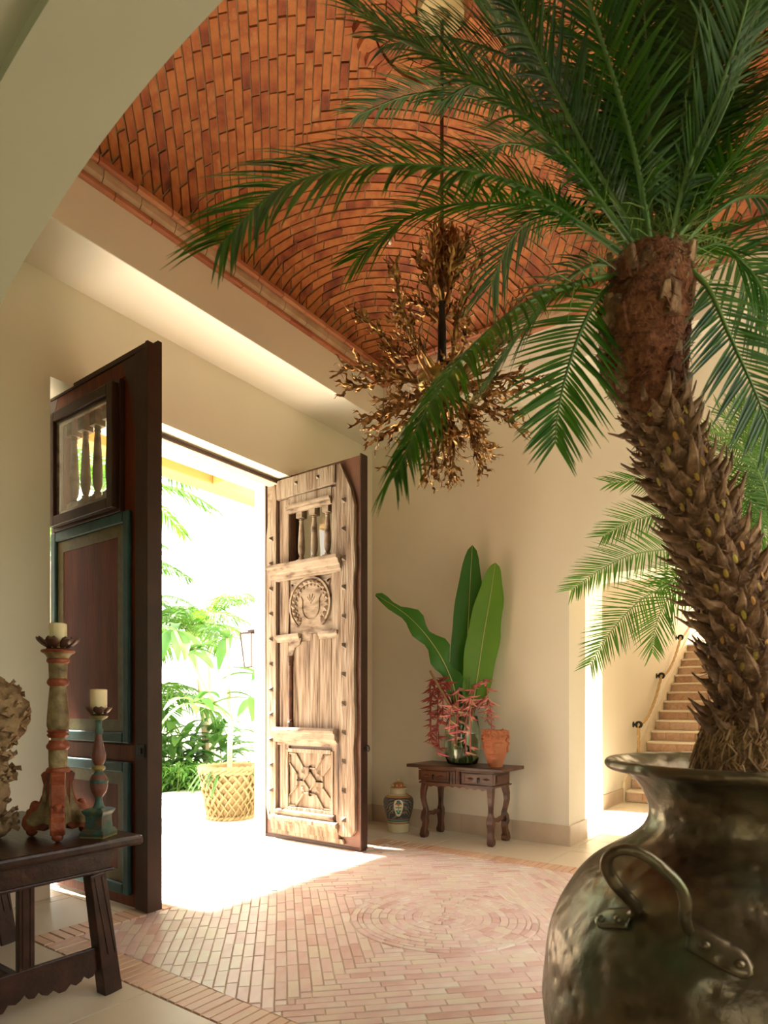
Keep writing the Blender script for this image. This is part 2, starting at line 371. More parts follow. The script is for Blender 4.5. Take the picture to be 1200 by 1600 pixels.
# baseboards
BH = .205
bbl = thing('baseboard_left', 'stone baseboard of the doorway wall', 'baseboard', (X0, Y1, 0), kind='structure')
for a, b in ((1.12, 1.7), (1.7, 2.33), (5.03, 5.6), (5.6, X1-.02)): obj('stone', MB().box((a+.002, Y1-.018, 0), (b-.002, Y1-.0005, BH)), M['base'], bbl, bevel=.002)
bbb = thing('baseboard_back', 'stone baseboard under the console wall and round its end', 'baseboard', (X1, 2.24, 0), kind='structure')
ys_ = [2.24-.018, 2.85, 3.46, 4.07, Y1-.001]
for a, b in zip(ys_, ys_[1:]): obj('stone', MB().box((X1-.018, a+.001, 0), (X1-.0005, b-.001, BH)), M['base'], bbb, bevel=.002)
obj('stone', MB().box((X1, 2.24-.018, 0), (6.79, 2.2395, BH)), M['base'], bbb, bevel=.002)

# ------------------------------------------------------------------ brick pattern engine
CX, CY = 3.66, 2.16
def clip(poly, nx, ny, c):
    out = []
    for i in range(len(poly)):
        a = poly[i]; b = poly[(i+1) % len(poly)]; da = a[0]*nx+a[1]*ny-c; db = b[0]*nx+b[1]*ny-c
        if da <= 0: out.append(a)
        if (da < 0 < db) or (db < 0 < da):
            t = da/(da-db); out.append((a[0]+(b[0]-a[0])*t, a[1]+(b[1]-a[1])*t))
    return out
def area(p): return .5*sum(p[i][0]*p[(i+1)%len(p)][1]-p[(i+1)%len(p)][0]*p[i][1] for i in range(len(p)))
def clean(p):
    o = [q for i, q in enumerate(p) if (q[0]-p[i-1][0])**2+(q[1]-p[i-1][1])**2 > 1e-6]
    return o
def inset(p, d):
    if area(p) < 0: p = p[::-1]
    for nx_, ny_, c in [((p[(i+1)%len(p)][1]-p[i][1]), -(p[(i+1)%len(p)][0]-p[i][0]), i) for i in range(len(p))]:
        pass
    q = list(p)
    for i in range(len(p)):
        a = p[i]; b = p[(i+1) % len(p)]; dx, dy = b[0]-a[0], b[1]-a[1]; l = math.hypot(dx, dy)
        if l < 1e-6: continue
        nx, ny = dy/l, -dx/l
        q = clip(q, nx, ny, a[0]*nx+a[1]*ny-d)
        if len(q) < 3: return None
    q = clean(q)
    return q if len(q) >= 3 else None
def pattern(cx, cy, hx, hy, rad, w_, L_, sv=None, tstep=None):
    """concentric pin-wheeled squares set at 45 degrees, clipped to the rectangle"""
    out = []; rot = math.sqrt(.5); rnd = random.Random(3)
    smax = (hx+hy)*rot
    if sv is None: sv = [i*w_ for i in range(int(smax/w_)+2)]
    for k in range(len(sv)-1):
        s0, s1 = sv[k], sv[k+1]
        if s1 < rad*.7: continue
        for side in range(4):
            t = -s0 - rnd.random()*L_*.9; hi = s1
            while t < hi:
                L2 = L_*(.92+.16*rnd.random())
                if tstep: L2 = L2/tstep(side, (s0+s1)/2, t)
                a, b = max(t, -s0), min(t+L2, hi); t += L2
                if b-a < .012: continue
                rc = [(s0,a),(s1,a),(s1,b),(s0,b)]
                pl = []
                for s, q in rc:
                    for _ in range(side): s, q = -q, s
                    pl.append(((s-q)*rot, (s+q)*rot))
                for nx, ny, c in ((1,0,hx),(-1,0,hx),(0,1,hy),(0,-1,hy)): pl = clip(pl, nx, ny, c)
                if len(pl) < 3: continue
                mx = sum(p[0] for p in pl)/len(pl); my = sum(p[1] for p in pl)/len(pl); d = math.hypot(mx, my)
                if rad and d < rad+L_:
                    if min(math.hypot(*p) for p in pl) < rad:
                        if d < 1e-3: continue
                        pl = clip(pl, -mx/d, -my/d, -rad)
                pl = clean(pl)
                if len(pl) < 3 or abs(area(pl)) < 3e-4: continue
                out.append([(cx+p[0], cy+p[1]) for p in pl])
    return out
FW = Vector((math.cos(TH), math.sin(TH), 0)); RT = Vector((math.sin(TH), -math.cos(TH), 0))
def proj(p):
    d = p.dot(FW) if isinstance(p, Vector) else Vector(p).dot(FW)
    p = Vector(p)
    if d < .05: return None
    return (600+992*p.dot(RT)/d, 1105-992*(p.z-1.4)/d, d)
def seen(p, m=40):
    q = proj(p); return q is not None and -m < q[0] < 1200+m and -m < q[1] < 1600+m

def lay(name, polys, mapf, proud, material, parent, gap=.004, cham=.002, limit=300, jit=.002):
    items = []
    for pl in polys:
        q = inset(pl, gap/2)
        if not q or abs(area(q)) < 2e-4: continue
        t = inset(q, cham) or q
        if len(t) != len(q): t = [( (a[0]*.97+sum(p[0] for p in q)/len(q)*.03), (a[1]*.97+sum(p[1] for p in q)/len(q)*.03)) for a in q]
        h = proud + random.uniform(-jit, jit)
        bot = [mapf(x, y, -.001) for x, y in q]; tp = [mapf(x, y, h) for x, y in t]
        c = sum(bot, Vector())/len(bot)
        items.append((c, bot, tp))
    vis = [it for it in items if seen(it[0])]; rest = [it for it in items if not seen(it[0])]
    vis.sort(key=lambda it: it[0].dot(FW))
    for c, bot, tp in vis[:limit]:
        mb = MB().poly(bot, tp); me = bpy.data.meshes.new(name)
        off = root_loc(parent)
        me.from_pydata([v-c for v in mb.v], [], mb.f); me.materials.append(material)
        o = bpy.data.objects.new(name, me); COL.objects.link(o); o.parent = parent; o.location = c-off
    mb = MB()
    for c, bot, tp in vis[limit:]+rest: mb.poly(bot, tp)
    if mb.v:
        me = bpy.data.meshes.new(name+'_field'); off = root_loc(parent)
        me.from_pydata([v-off for v in mb.v], [], mb.f); me.materials.append(material)
        o = bpy.data.objects.new(name+'_field', me); COL.objects.link(o); o.parent = parent; o['kind'] = 'stuff'

# ---- floor brick square
RX0, RX1, RY0, RY1 = 1.845, 5.475, .32, 4.00
BW = .205
obj('bedding', MB().box((RX0, RY0, -.02), (RX1, RY1, -.006)), M['fgrout'], fl)
flat = lambda x, y, h: Vector((x, y, -.006+h))
hx, hy = (RX1-RX0)/2-BW, (RY1-RY0)/2-BW
lay('brick', pattern(CX, CY, hx, hy, .62, .061, .19), flat, .007, M['fbrick'], fl, gap=.003, cham=.0035, jit=.002)
bd = []
def soldier(a0, a1, fixed0, fixed1, horiz):
    n_ = round((a1-a0)/.062); st = (a1-a0)/n_
    for i in range(n_):
        u0, u1 = a0+i*st, a0+(i+1)*st
        bd.append([(u0,fixed0),(u1,fixed0),(u1,fixed1),(u0,fixed1)] if horiz else [(fixed0,u0),(fixed1,u0),(fixed1,u1),(fixed0,u1)])
soldier(RY0, RY1-BW, RX0, RX0+BW, False); soldier(RX0, RX1-BW, RY1-BW, RY1, True)
soldier(RY0+BW, RY1, RX1-BW, RX1, False); soldier(RX0+BW, RX1, RY0, RY0+BW, True)
lay('border_brick', bd, flat, .010, M['fborder'], fl, gap=.005, cham=.003)
md = []
rr = 0
rad = [0, .045, .10, .155, .21, .265, .32, .375, .43, .485, .54, .575, .618]
for k in range(len(rad)-1):
    r0, r1 = rad[k], rad[k+1]; rm = (r0+r1)/2
    n_ = {0: 6, 1: 12}.get(k, max(8, round(2*math.pi*rm/(.105 if k < 11 else .14))))
    o_ = random.random()*6
    for i in range(n_):
        a0 = o_+2*math.pi*i/n_; a1 = o_+2*math.pi*(i+1)/n_; am = (a0+a1)/2
        f_ = 1/math.cos((a1-a0)/4)
        pl = [(r1*math.cos(a0), r1*math.sin(a0)), (r1*math.cos(am), r1*math.sin(am)), (r1*math.cos(a1), r1*math.sin(a1))]
        if r0 > 0: pl += [(r0*math.cos(a1), r0*math.sin(a1)), (r0*math.cos(a0), r0*math.sin(a0))]
        else: pl += [(0, 0)]
        md.append([(CX+p[0], CY+p[1]) for p in pl])
lay('medallion_brick', md, flat, .008, M['fbrick'], fl, gap=.004, cham=.003)
# ---- limestone tiles
tl = []
xs = [RX0-.605*i for i in range(8, 0, -1)] + [RX0+(RX1-RX0)/6*i for i in range(7)] + [RX1+.605*i for i in range(1, 8)]
yy = [RY0-.613*i for i in range(5, 0, -1)] + [RY0+(RY1-RY0)/6*i for i in range(7)] + [RY1+.613*i for i in range(1, 3)]
regions = [(X0, X1, Y0, Y1), (2.34, 5.02, Y1, 5.15), (X1, 6.77, -.1, 2.24), (6.77, 9.74, -3, 5.15), (-2.5, .82, -3, 5.15), (.82, X0, yr, yl), (1.5, 5.7, Y0-.35, Y0), (X0, X1, -3.4, Y0-.35)]
for i in range(len(xs)-1):
    for j in range(len(yy)-1):
        mx, my = (xs[i]+xs[i+1])/2, (yy[j]+yy[j+1])/2
        if RX0 < mx < RX1 and RY0 < my < RY1: continue
        for a, b, c, d in regions:
            p = [(max(a, xs[i]), max(c, yy[j])), (min(b, xs[i+1]), max(c, yy[j])), (min(b, xs[i+1]), min(d, yy[j+1])), (max(a, xs[i]), min(d, yy[j+1]))]
            if p[1][0]-p[0][0] > .02 and p[2][1]-p[1][1] > .02: tl.append(p)
tmap = lambda x, y, h: Vector((x, y, -.02+h))
lay('tile', tl, tmap, .020, M['tile'], fl, gap=.005, cham=.0015, jit=.0003)

# ---- brick vault
HX, HY = (VX1-VX0)/2, (VY1-VY0)/2; VCX, VCY = (VX0+VX1)/2, (VY0+VY1)/2
ZV, RISE = 5.12, 1.01
def vz(x, y):
    u = min(.9999, abs((x-VCX)/HX)); v = min(.9999, abs((y-VCY)/HY))
    return ZV + RISE*((1-u*u)*(1-v*v))**.62
def vn(x, y):
    e = .01
    x = min(max(x, VX0+.02), VX1-.02); y = min(max(y, VY0+.02), VY1-.02)
    n_ = Vector((vz(x+e, y)-vz(x-e, y), vz(x, y+e)-vz(x, y-e), -2*e)); return n_.normalized()
def vmap(x, y, h):
    return Vector((x, y, vz(x, y))) + vn(x, y)*h
cm = MB(); n = 48; vs = []; fs = []
for i in range(n+1):
    for j in range(n+1):
        x = VX0 + (VX1-VX0)*(.5-.5*math.cos(math.pi*i/n)); y = VY0 + (VY1-VY0)*(.5-.5*math.cos(math.pi*j/n)); vs.append((x, y, vz(x, y)))
for i in range(n):
    for j in range(n): a = i*(n+1)+j; fs.append((a, a+1, a+n+2, a+n+1))
cm.add(vs, fs)
ce = struct(obj('ceiling', cm, M['mortar'], loc=(VCX,VCY,ZV), smooth=True)); tag(ce, 'orange brick vault laid in diagonal courses above the entry', 'ceiling')
# course spacing by true length along the diagonal
sv = [0]; s = 0; rt = math.sqrt(.5)
while s < (HX+HY)*rt:
    x = VCX+min(s*rt, HX-.01); y = VCY+min(s*rt, HY-.01); e = .02
    g = (vz(x-e*rt, y-e*rt)-vz(x+e*rt, y+e*rt))/(2*e)
    s += .066/math.sqrt(1+g*g); sv.append(s)
def tstep(side, s, t):
    a, b = s, t+.1
    for _ in range(side): a, b = -b, a
    x = VCX+(a-b)*rt; y = VCY+(a+b)*rt
    if abs(x-VCX) > HX-.03 or abs(y-VCY) > HY-.03: return 1.5
    a2, b2 = s, t+.12
    for _ in range(side): a2, b2 = -b2, a2
    x2 = VCX+(a2-b2)*rt; y2 = VCY+(a2+b2)*rt
    g = (vz(x2, y2)-vz(x, y))/.02
    return min(2.2, math.sqrt(1+g*g))
lay('brick', pattern(VCX, VCY, HX, HY, 0, .066, .225, sv, tstep), vmap, .012, M['cbrick'], ce, gap=.008, cham=.002, jit=.004)
# saw-tooth ring of projecting bricks round the crown
for i in range(34):
    a = 2*math.pi*i/34; r0, r1 = .50, .60
    pl = [(r0, -.045), (r1-.03, -.048), (r1+.035, 0), (r1-.03, .048), (r0, .045)]
    ca, sa = math.cos(a), math.sin(a)
    def q(p, h): x = VCX+p[0]*ca-p[1]*sa; y = VCY+p[0]*sa+p[1]*ca; return vmap(x, y, h)
    obj('crown_brick', MB().poly([q(p, .005) for p in pl], [q(p, .065) for p in pl]), M['cbrick'], ce)
for k, (r0, r1, n_) in enumerate(((.40,.495,22), (.30,.395,17), (.20,.295,12))):
    for i in range(n_):
        a0 = 2*math.pi*i/n_+k; a1 = 2*math.pi*(i+1)/n_+k-.02
        pl = [(r1*math.cos(a0), r1*math.sin(a0)), (r1*math.cos(a1), r1*math.sin(a1)), (r0*math.cos(a1), r0*math.sin(a1)), (r0*math.cos(a0), r0*math.sin(a0))]
        obj('crown_brick', MB().poly([vmap(VCX+x, VCY+y, .005) for x, y in pl], [vmap(VCX+x, VCY+y, .045) for x, y in pl]), M['cbrick'], ce)
# cornice: two stepped brick rows with a moulded row between
for side in range(4):
    if side == 0: A, B, nn = Vector((VX0, VY1, 0)), Vector((VX1, VY1, 0)), Vector((0, -1, 0))
    elif side == 1: A, B, nn = Vector((VX1, VY1, 0)), Vector((VX1, VY0, 0)), Vector((-1, 0, 0))
    elif side == 2: A, B, nn = Vector((VX1, VY0, 0)), Vector((VX0, VY0, 0)), Vector((0, 1, 0))
    else: A, B, nn = Vector((VX0, VY0, 0)), Vector((VX0, VY1, 0)), Vector((1, 0, 0))
    Ln = (B-A).length; d = (B-A).normalized()
    for z0, z1, ex, mt, of, nm in ((4.95, 4.995, .035, 'cornice', 0, 'cornice_brick'), (4.995, 5.075, .062, 'cornmort', .1, 'cornice_moulding'), (5.075, 5.125, .09, 'cornice', .15, 'cornice_brick')):
        t = -of
        while t < Ln:
            a, b = max(0, t), min(Ln, t+.29); t += .29
            if b-a < .03: continue
            p = A+d*(a+.003); q2 = A+d*(b-.003)
            sec = [(0, z0), (ex-.012, z0), (ex, z0+.012), (ex, z1-.004), (0, z1-.004)] if nm == 'cornice_brick' else [(0, z0), (ex-.03, z0), (ex-.008, z0+.025), (ex, z1-.02), (ex, z1-.003), (0, z1-.003)]
            obj(nm, MB().poly([p+nn*e+Vector((0,0,z)) for e, z in sec], [q2+nn*e+Vector((0,0,z)) for e, z in sec]), M[mt], ce)

# ------------------------------------------------------------------ stair hall
sw = MB().box((8.74, 2.66, -.02), (16.4, 3.2, 7.5))
tag(struct(obj('wall_stair', sw, M['plaster'], loc=(8.74,2.66,0))), 'cream wall beside the stair carrying the rope handrail', 'wall')
obj('stone', MB().box((8.722, 2.642, 0), (9.74, 2.6595, .20)), M['base'], thing('baseboard_stair', 'stone baseboard leading to the foot of the stair', 'baseboard', (8.74, 2.66, 0), kind='structure'), bevel=.002)
tag(struct(obj('wall_stair_right', MB().box((9.75, .35, -.02), (18.5, .6, 7.5)), M['plaster'], loc=(9.75,.6,0))), 'cream wall on the far side of the stair', 'wall')
tag(struct(obj('ceiling_hall', MB().box((6.77, -3.4, 4.3), (9.9, 5.15, 4.45)), M['plaster'], loc=(6.77,0,4.3))), 'plain ceiling over the stair hall', 'ceiling')
tag(struct(obj('wall_hall', MB().box((9.75, -3.4, -.02), (9.95, .35, 4.3)).box((X1, -3.6, -.02), (9.95, -3.4, 4.3)), M['plaster'], loc=(9.75,-3,0))), 'cream end wall of the stair hall', 'wall')
st = thing('staircase', 'stone stair with terracotta tiled risers climbing away beyond the wall opening', 'stairs', (9.75, 1.6, 0), kind='structure')
RH, RUN, NS = .1685, .305, 16
for k in range(NS):
    x = 9.75+k*RUN; z = RH*(k+1)
    obj('tread', MB().box((x-.025, .62, z-.035), (x+RUN, 2.62, z)), M['tread'], st, bevel=.006)
    obj('step_core', MB().box((x+.02, .62, RH*k-.0 if k else 0), (x+RUN, 2.62, z-.036)), M['tread'], st)
    n_ = 9 if k < 9 else 7
    for i in range(n_):
        a = .63+i*(1.98/n_); b = a+1.98/n_-.006
        obj('riser_tile', MB().box((x-.002, a, RH*k+.008), (x+.019, b, z-.038)), M['riser'], st)
# stringer board along the wall
sg = MB(); o_ = [(9.70, 0), (9.70, .30), (9.75+NS*RUN, NS*RH+.28), (9.75+NS*RUN, NS*RH-.3), (10.0, 0)]
sg.extrude(o_, (0, 2.622, 0), (1,0,0), (0,0,1), (0,1,0), .036); obj('stringer', sg, M['tread'], st)
obj('landing', MB().box((9.75+NS*RUN, .62, NS*RH-.2), (16.4, 2.64, NS*RH)).box((16.4, .62, NS*RH-.2), (18.48, 5.2, NS*RH)), M['tread'], st)
# landing end wall, lit from above
wz = NS*RH
tag(struct(obj('wall_landing', MB().box((18.5, .35, wz-.3), (18.8, 5.4, 7.5)), M['plaster'], loc=(18.5,1.6,wz))), 'brightly lit wall at the head of the stair', 'wall')
tag(struct(obj('ceiling_stair', MB().box((9.9, .35, 7.5), (15.2, 3.2, 7.7)), M['plaster'], loc=(9.9,.35,7.5))), 'ceiling high above the stair flight', 'ceiling')
tag(struct(obj('wall_over_stair', MB().box((9.76, .6, 4.2), (9.9, 2.655, 7.5)), M['plaster'], loc=(9.76,1.6,4.2))), 'wall over the foot of the stair', 'wall')
# rope handrail
rp = thing('rope_handrail', 'twisted natural rope handrail sagging through black rings on the stair wall', 'handrail', (10.34, 2.66, 1.1))
rings = [(10.30, 1.13), (11.82, 1.95), (13.42, 2.76), (15.1, 3.65)]
yR = 2.575
def rope(pts, parent):
    P_ = [];
    for k in range(3):
        h = [];
        for i, p in enumerate(pts):
            t = (pts[min(i+1, len(pts)-1)]-pts[max(i-1, 0)]).normalized(); s_ = t.cross(Vector((0,1,0))).normalized(); a = i*.85+k*2.094
            h.append(p + Vector((0,1,0))*math.cos(a)*.011 + s_*math.sin(a)*.011)
        P_.append(h)
    for h in P_: obj('rope_strand', MB().tube(h, .014, 6), M['rope'], parent, smooth=True)
def span(a, b, sag, n=26):
    return [Vector((a[0]+(b[0]-a[0])*i/n, yR, a[1]+(b[1]-a[1])*i/n - sag*4*(i/n)*(1-i/n))) for i in range(n+1)]
pts = [Vector((10.30+.0*(i), yR, .30+(.80)*i/14)) for i in range(14)]
pts += span(rings[0], rings[1], .20)+span(rings[1], rings[2], .18)[1:]+span(rings[2], rings[3], .16)[1:]
rope(pts, rp)
obj('rope_knob', MB().ball((10.30, yR, .27), .04, 14), M['iron'], rp, smooth=True)
for x, z in rings:
    rg = MB().tube([(x+.0, yR+.0*math.cos(a), z) for a in (0,)]*2, .001, 3) if False else MB()
    ring_pts = [Vector((x, yR+.040*math.cos(a), z+.040*math.sin(a))) for a in [2*math.pi*i/20 for i in range(21)]]
    rg.tube(ring_pts, .02, 8, cap=False)
    r_ = obj('ring', rg, M['iron'], rp, smooth=True)
    obj('wall_rosette', MB().lathe([(.045,0),(.045,.012),(.018,.02),(.018,.05)], (0,0,0), 16).xf(Matrix.Translation((x,2.6595,z))@Matrix.Rotation(R_(90),4,'X')), M['iron'], rp, smooth=False)
rope2 = thing('rope_end', 'short rope end hanging beside the top of the stair', 'handrail', (18.44, 3.12, 3.2))
pts = [Vector((18.43, 3.12, 3.2+1.2*i/22)) for i in range(23)]
for k in range(2):
    obj('rope_strand', MB().tube([p+Vector((0, math.cos(i*.85+k*3.1)*.011, 0)) for i, p in enumerate(pts)], .016, 6), M['rope'], rope2, smooth=True)
obj('rope_knob', MB().ball((18.43, 3.12, 3.15), .05, 12), M['iron'], rope2, smooth=True)
# ------------------------------------------------------------------ door leaf builders
class Leaf:
    """local frame: u across from the hinge, w up, n out of the seen face"""
    def __init__(s, x, yh, root): s.x, s.yh, s.r = x, yh, root
    def p(s, u, w, n): return Vector((s.x-n, s.yh-u, w))
    def box(s, u0, u1, w0, w1, n0, n1, mb=None):
        mb = mb or MB(); return mb.box(s.p(u0, w0, n0), s.p(u1, w1, n1))
    def pts(s, pl, n0, n1, mb=None):
        mb = mb or MB(); return mb.poly([s.p(u, w, n0) for u, w in pl], [s.p(u, w, n1) for u, w in pl])
    def prof(s, u0, u1, sec, mb=None):
        """horizontal moulding: section of (w, n) pairs run from u0 to u1"""
        mb = mb or MB(); return mb.poly([s.p(u0, w, n) for w, n in sec], [s.p(u1, w, n) for w, n in sec])
    def bar(s, a, b, wd, n0, n1, mb=None):
        a = Vector(a); b = Vector(b); d = (b-a).normalized()*wd*.35; t = Vector((-(b-a).y, (b-a).x)).normalized()*wd/2; mb = mb or MB()
        a = a-d; b = b+d; t2 = t*.6
        return mb.poly([s.p(*(q), n0) for q in (a-t, b-t, b+t, a+t)], [s.p(*(q), n1) for q in (a-t2, b-t2, b+t2, a+t2)])

def baluster(L, u, w0, w1, n):
    h = w1-w0; k = .040
    pr = [(k*.9,0),(k*.9,.02),(k*.6,.03),(k*.75,.05),(k*.45,.07),(k*.62,.10),(k*.85,.17),(k*.9,.3),(k*.78,.5),(k*.62,.72),(k*.5,.82),(k*.66,.84),(k*.5,.865),(k*.66,.88),(k*.5,.90)]
    h2 = h*.72; z0 = w0+h*.13
    mb = MB().lathe([(r, z*h2/.9) for r, z in pr], L.p(u, z0, n), 14)
    L.box(u-k, u+k, w0, z0, n-k, n+k, mb); L.box(u-k, u+k, z0+h2, w1, n-k, n+k, mb)
    return mb

# ---- right leaf: weathered studded outer face
LX, HW = 4.84, 1.31
d2 = thing('door_2', 'right door leaf standing open, weathered pale carved wood with iron studs', 'door', (LX+.04, 5.09, 0), kind='structure')
D = Leaf(LX, 5.09, d2)
def dp(name, mb, m='oldwood', **k): return obj(name, mb, M[m], d2, **k)
HH = 3.84
WU0, WU1, WW0, WW1 = .37, .955, 2.90, 3.52
bk = MB()
for a in ((0, WU0, .02, HH), (WU1, HW, .02, HH), (WU0, WU1, .02, WW0), (WU0, WU1, WW1, HH)): D.box(*a, -.085, 0, bk)
dp('backing_panel', bk, 'rust', bevel=.003)
dp('edge_plate', D.box(HW, HW+.012, .02, HH+.012, -.09, .012), 'plate')
dp('edge_plate', D.box(0, HW, .0, .035, -.088, .008), 'plate')
dp('edge_plate', D.box(0, .018, .03, HH, -.088, .012), 'plate')
dp('gap_shade_strip', D.box(.195, .235, .30, 3.60, 0, .004), 'gapshade')  # shade of the gap beside the stile, laid on as a dark strip
rg = random.Random(5)
# left stile with ragged ends
pl = [(.045,.34),(.075,.20),(.10,.30),(.125,.17),(.19,.22),(.195,3.62),(.17,3.78),(.14,3.70),(.12,3.55),(.085,3.45),(.05,3.25)]
dp('stile', D.pts(pl, 0, .04), bevel=.004)
cr = [(.05,3.30),(.10,3.52),(.13,3.60),(.13,3.68),(.165,3.80),(.05,3.80)]
dp('corner_patch', D.pts(cr, 0, .022), 'oldwood2', bevel=.003)
# right stile with irregular outer edge
pl = [(1.03,.16),(1.10,.13),(1.22,.14)]
z = .2
while z < 3.45: pl.append((1.262+rg.uniform(-.012,.008), z)); z += rg.uniform(.05,.30)
pl += [(1.265,3.35),(1.22,3.52),(1.11,3.74),(1.085,3.80),(1.03,3.80)]
dp('stile', D.pts(pl, 0, .04), bevel=.004)
dp('top_rail', D.pts([(.205,3.60),(.20,3.72),(.225,3.80),(1.025,3.80),(1.025,3.62),(.6,3.605)], 0, .05), bevel=.004)
dp('plank', D.box(.24, .365, .33, 3.59, 0, .022), bevel=.003)
dp('plank', D.box(.96, 1.027, .33, 3.59, 0, .022), bevel=.003)
dp('window_head', D.box(WU0-.005, WU1+.003, 3.50, 3.60, 0, .03), bevel=.003)
dp('window_moulding', D.prof(WU0-.01, WU1+.005, [(3.43,0),(3.43,.035),(3.455,.05),(3.47,.05),(3.485,.065),(3.505,.065),(3.505,0)]), 'oldwood2', bevel=.002)
for u in (.50, .68, .86): dp('baluster', baluster(D, u, 2.86, 3.46, -.03), 'oldwood2', auto=40)
# glass in its inner frame, behind
dp('glass', D.box(WU0-.02, WU1+.02, WW0-.02, WW1+.02, -.155, -.150), 'glass')
fr = MB()
for a in ((WU0-.06, WU0, WW0-.06, WW1+.06), (WU1, WU1+.06, WW0-.06, WW1+.06), (WU0, WU1, WW0-.06, WW0), (WU0, WU1, WW1, WW1+.06)): D.box(*a, -.17, -.087, fr)
dp('inner_window_frame', fr, 'plate', bevel=.003)
# cornice shelf under the window
dp('cornice_shelf', D.prof(.13, 1.10, [(2.735,0),(2.735,.045),(2.76,.045),(2.765,.06),(2.80,.065),(2.81,.085),(2.85,.10),(2.86,.125),(2.895,.125),(2.895,0)]), 'oldwood2', bevel=.003)
# horseshoe arch panel
PU0, PU1 = .375, .95
AC, AW, RO = .665, 2.455, .262
dp('arch_panel', D.box(PU0, PU1, 2.08, 2.73, 0, .006), 'oldwood2')
dp('groove_shade_strip', D.box(.366, .376, 1.20, 2.73, 0, .002), 'gapshade')  # groove shade laid on as thin dark strips, both sides
dp('groove_shade_strip', D.box(.951, .961, 1.20, 2.73, 0, .002), 'gapshade')
rim = MB(); N_ = 40
for i in range(N_):
    a0 = R_(-52)+R_(284)*i/N_; a1 = R_(-52)+R_(284)*(i+1)/N_
    f = lambda a, r: (AC+r*math.cos(a), AW+r*math.sin(a))
    D.pts([f(a0,RO), f(a1,RO), f(a1,RO+.022), f(a0,RO+.022)], 0, .035, rim)
dp('arch_rim', rim, 'oldwood2')
for i in range(19):
    a = R_(-45)+R_(270)*i/18
    c_ = D.p(AC+(RO-.028)*math.cos(a), AW+(RO-.028)*math.sin(a), .018)
    t = Matrix.Translation(c_) @ Matrix.Rotation(-(a+math.pi/2)*-1, 4, 'X')
    mb = MB().add([Vector((.0,-.032,-.022)),Vector((0,.032,-.022)),Vector((0,.04,.018)),Vector((0,0,.024)),Vector((0,-.04,.018)),Vector((-.032,0,.0))], [(0,4,3,2,1),(0,1,5),(1,2,5),(2,3,5),(3,4,5),(4,0,5)])
    dp('leaf_bead', mb.xf(Matrix.Translation(c_) @ Matrix.Rotation(math.pi/2-a, 4, 'X')), 'oldwood2')
    if i % 1 == 0:
        c2 = D.p(AC+(RO-.062)*math.cos(a), AW+(RO-.062)*math.sin(a), .012)
        dp('bead', MB().ball(c2, .013, 8), 'oldwood2', smooth=True)
# spandrel fans
for su, sw_ in ((.41, 2.68), (.92, 2.68)):
    mb = MB()
    for k in range(5):
        a = (-80+k*20 if su < .6 else -100-k*20)*math.pi/180
        D.bar((su, sw_), (su+.085*math.cos(a), sw_+.085*math.sin(a)), .022, .006, .02, mb)
    dp('carved_fan', mb, 'oldwood2')
# engraved lobed motif (raised lines)
mb = MB()
pts = [(AC+.115*math.cos(a), AW-.03+.125*math.sin(a)) for a in [R_(180)+R_(180)*i/14 for i in range(15)]]
pts = [(AC-.115, AW+.05)]+pts+[(AC+.115, AW+.05)]
for a, b in zip(pts, pts[1:]): D.bar(a, b, .014, .006, .016, mb)
for b_ in ((-.05, .075), (-.022, .10), (.022, .10), (.05, .075)): D.bar((AC, AW+.015), (AC+b_[0], AW+b_[1]), .010, .006, .014, mb)
for sg_ in (-1, 1): D.bar((AC+.115*sg_, AW+.05), (AC+.135*sg_, AW+.085), .014, .006, .016, mb)
dp('engraved_motif', mb, 'oldwood2')
# imposts of the arch
for a, b in ((.19, .53), (.80, 1.05)):
    dp('impost', D.prof(a, b, [(2.085,0),(2.085,.03),(2.11,.035),(2.13,.055),(2.165,.055),(2.165,0)]), 'oldwood2', bevel=.003)
dp('arch_shoulder', D.pts([(.37,1.98),(.37,2.085),(.55,2.12),(.53,2.05),(.46,2.02),(.42,1.93),(.38,1.90)], 0, .03), 'oldwood2', bevel=.003)
dp('colonnette', MB().lathe([(.032,0),(.032,.05),(.022,.06),(.03,.08),(.021,.10),(.023,.4),(.021,.62),(.03,.64),(.022,.66),(.032,.69),(.036,.74)], D.p(.395, 1.195, .028), 14), 'conwood', auto=40)
# long middle panel in three planks
for a, b in ((.425, .655), (.66, .79), (.795, .948)):
    dp('plank', D.box(a, b, 1.18, 2.08+(.07 if a > .6 else .0), 0, .014+.003*(a > .6)), bevel=.002)
dp('lower_shelf', D.prof(.185, 1.05, [(1.00,0),(1.00,.02),(1.03,.025),(1.045,.055),(1.06,.06),(1.075,.085),(1.13,.09),(1.14,.11),(1.165,.11),(1.19,.085),(1.19,0)]), 'oldwood2', bevel=.003)
# lower panel
dp('lower_panel', D.box(.365, .955, .36, .93, 0, .006), 'oldwood')
fm = MB()
for a in ((.335, .365, .33, .96), (.955, .985, .33, .96), (.365, .955, .93, .97), (.365, .955, .33, .362)): D.box(*a, 0, .034, fm)
dp('panel_frame', fm, 'oldwood', bevel=.003)
cu, cw = .66, .645
def sy(pl):
    for sx_ in (1, -1):
        for sz_ in (1, -1):
            mb = MB()
            for a, b in zip(pl, pl[1:]): D.bar((cu+a[0]*sx_, cw+a[1]*sz_), (cu+b[0]*sx_, cw+b[1]*sz_), .02, .006, .026, mb)
            dp('strapwork', mb, 'oldwood2')
sy([(.285,.27),(.19,.27),(.085,.13),(.0,.13)]); sy([(.285,.25),(.285,.17),(.175,.06),(.175,-.0)]); sy([(0,.095),(.09,0)]); sy([(.0,.095),(.0,.15)]); sy([(.09,0),(.16,.0)])
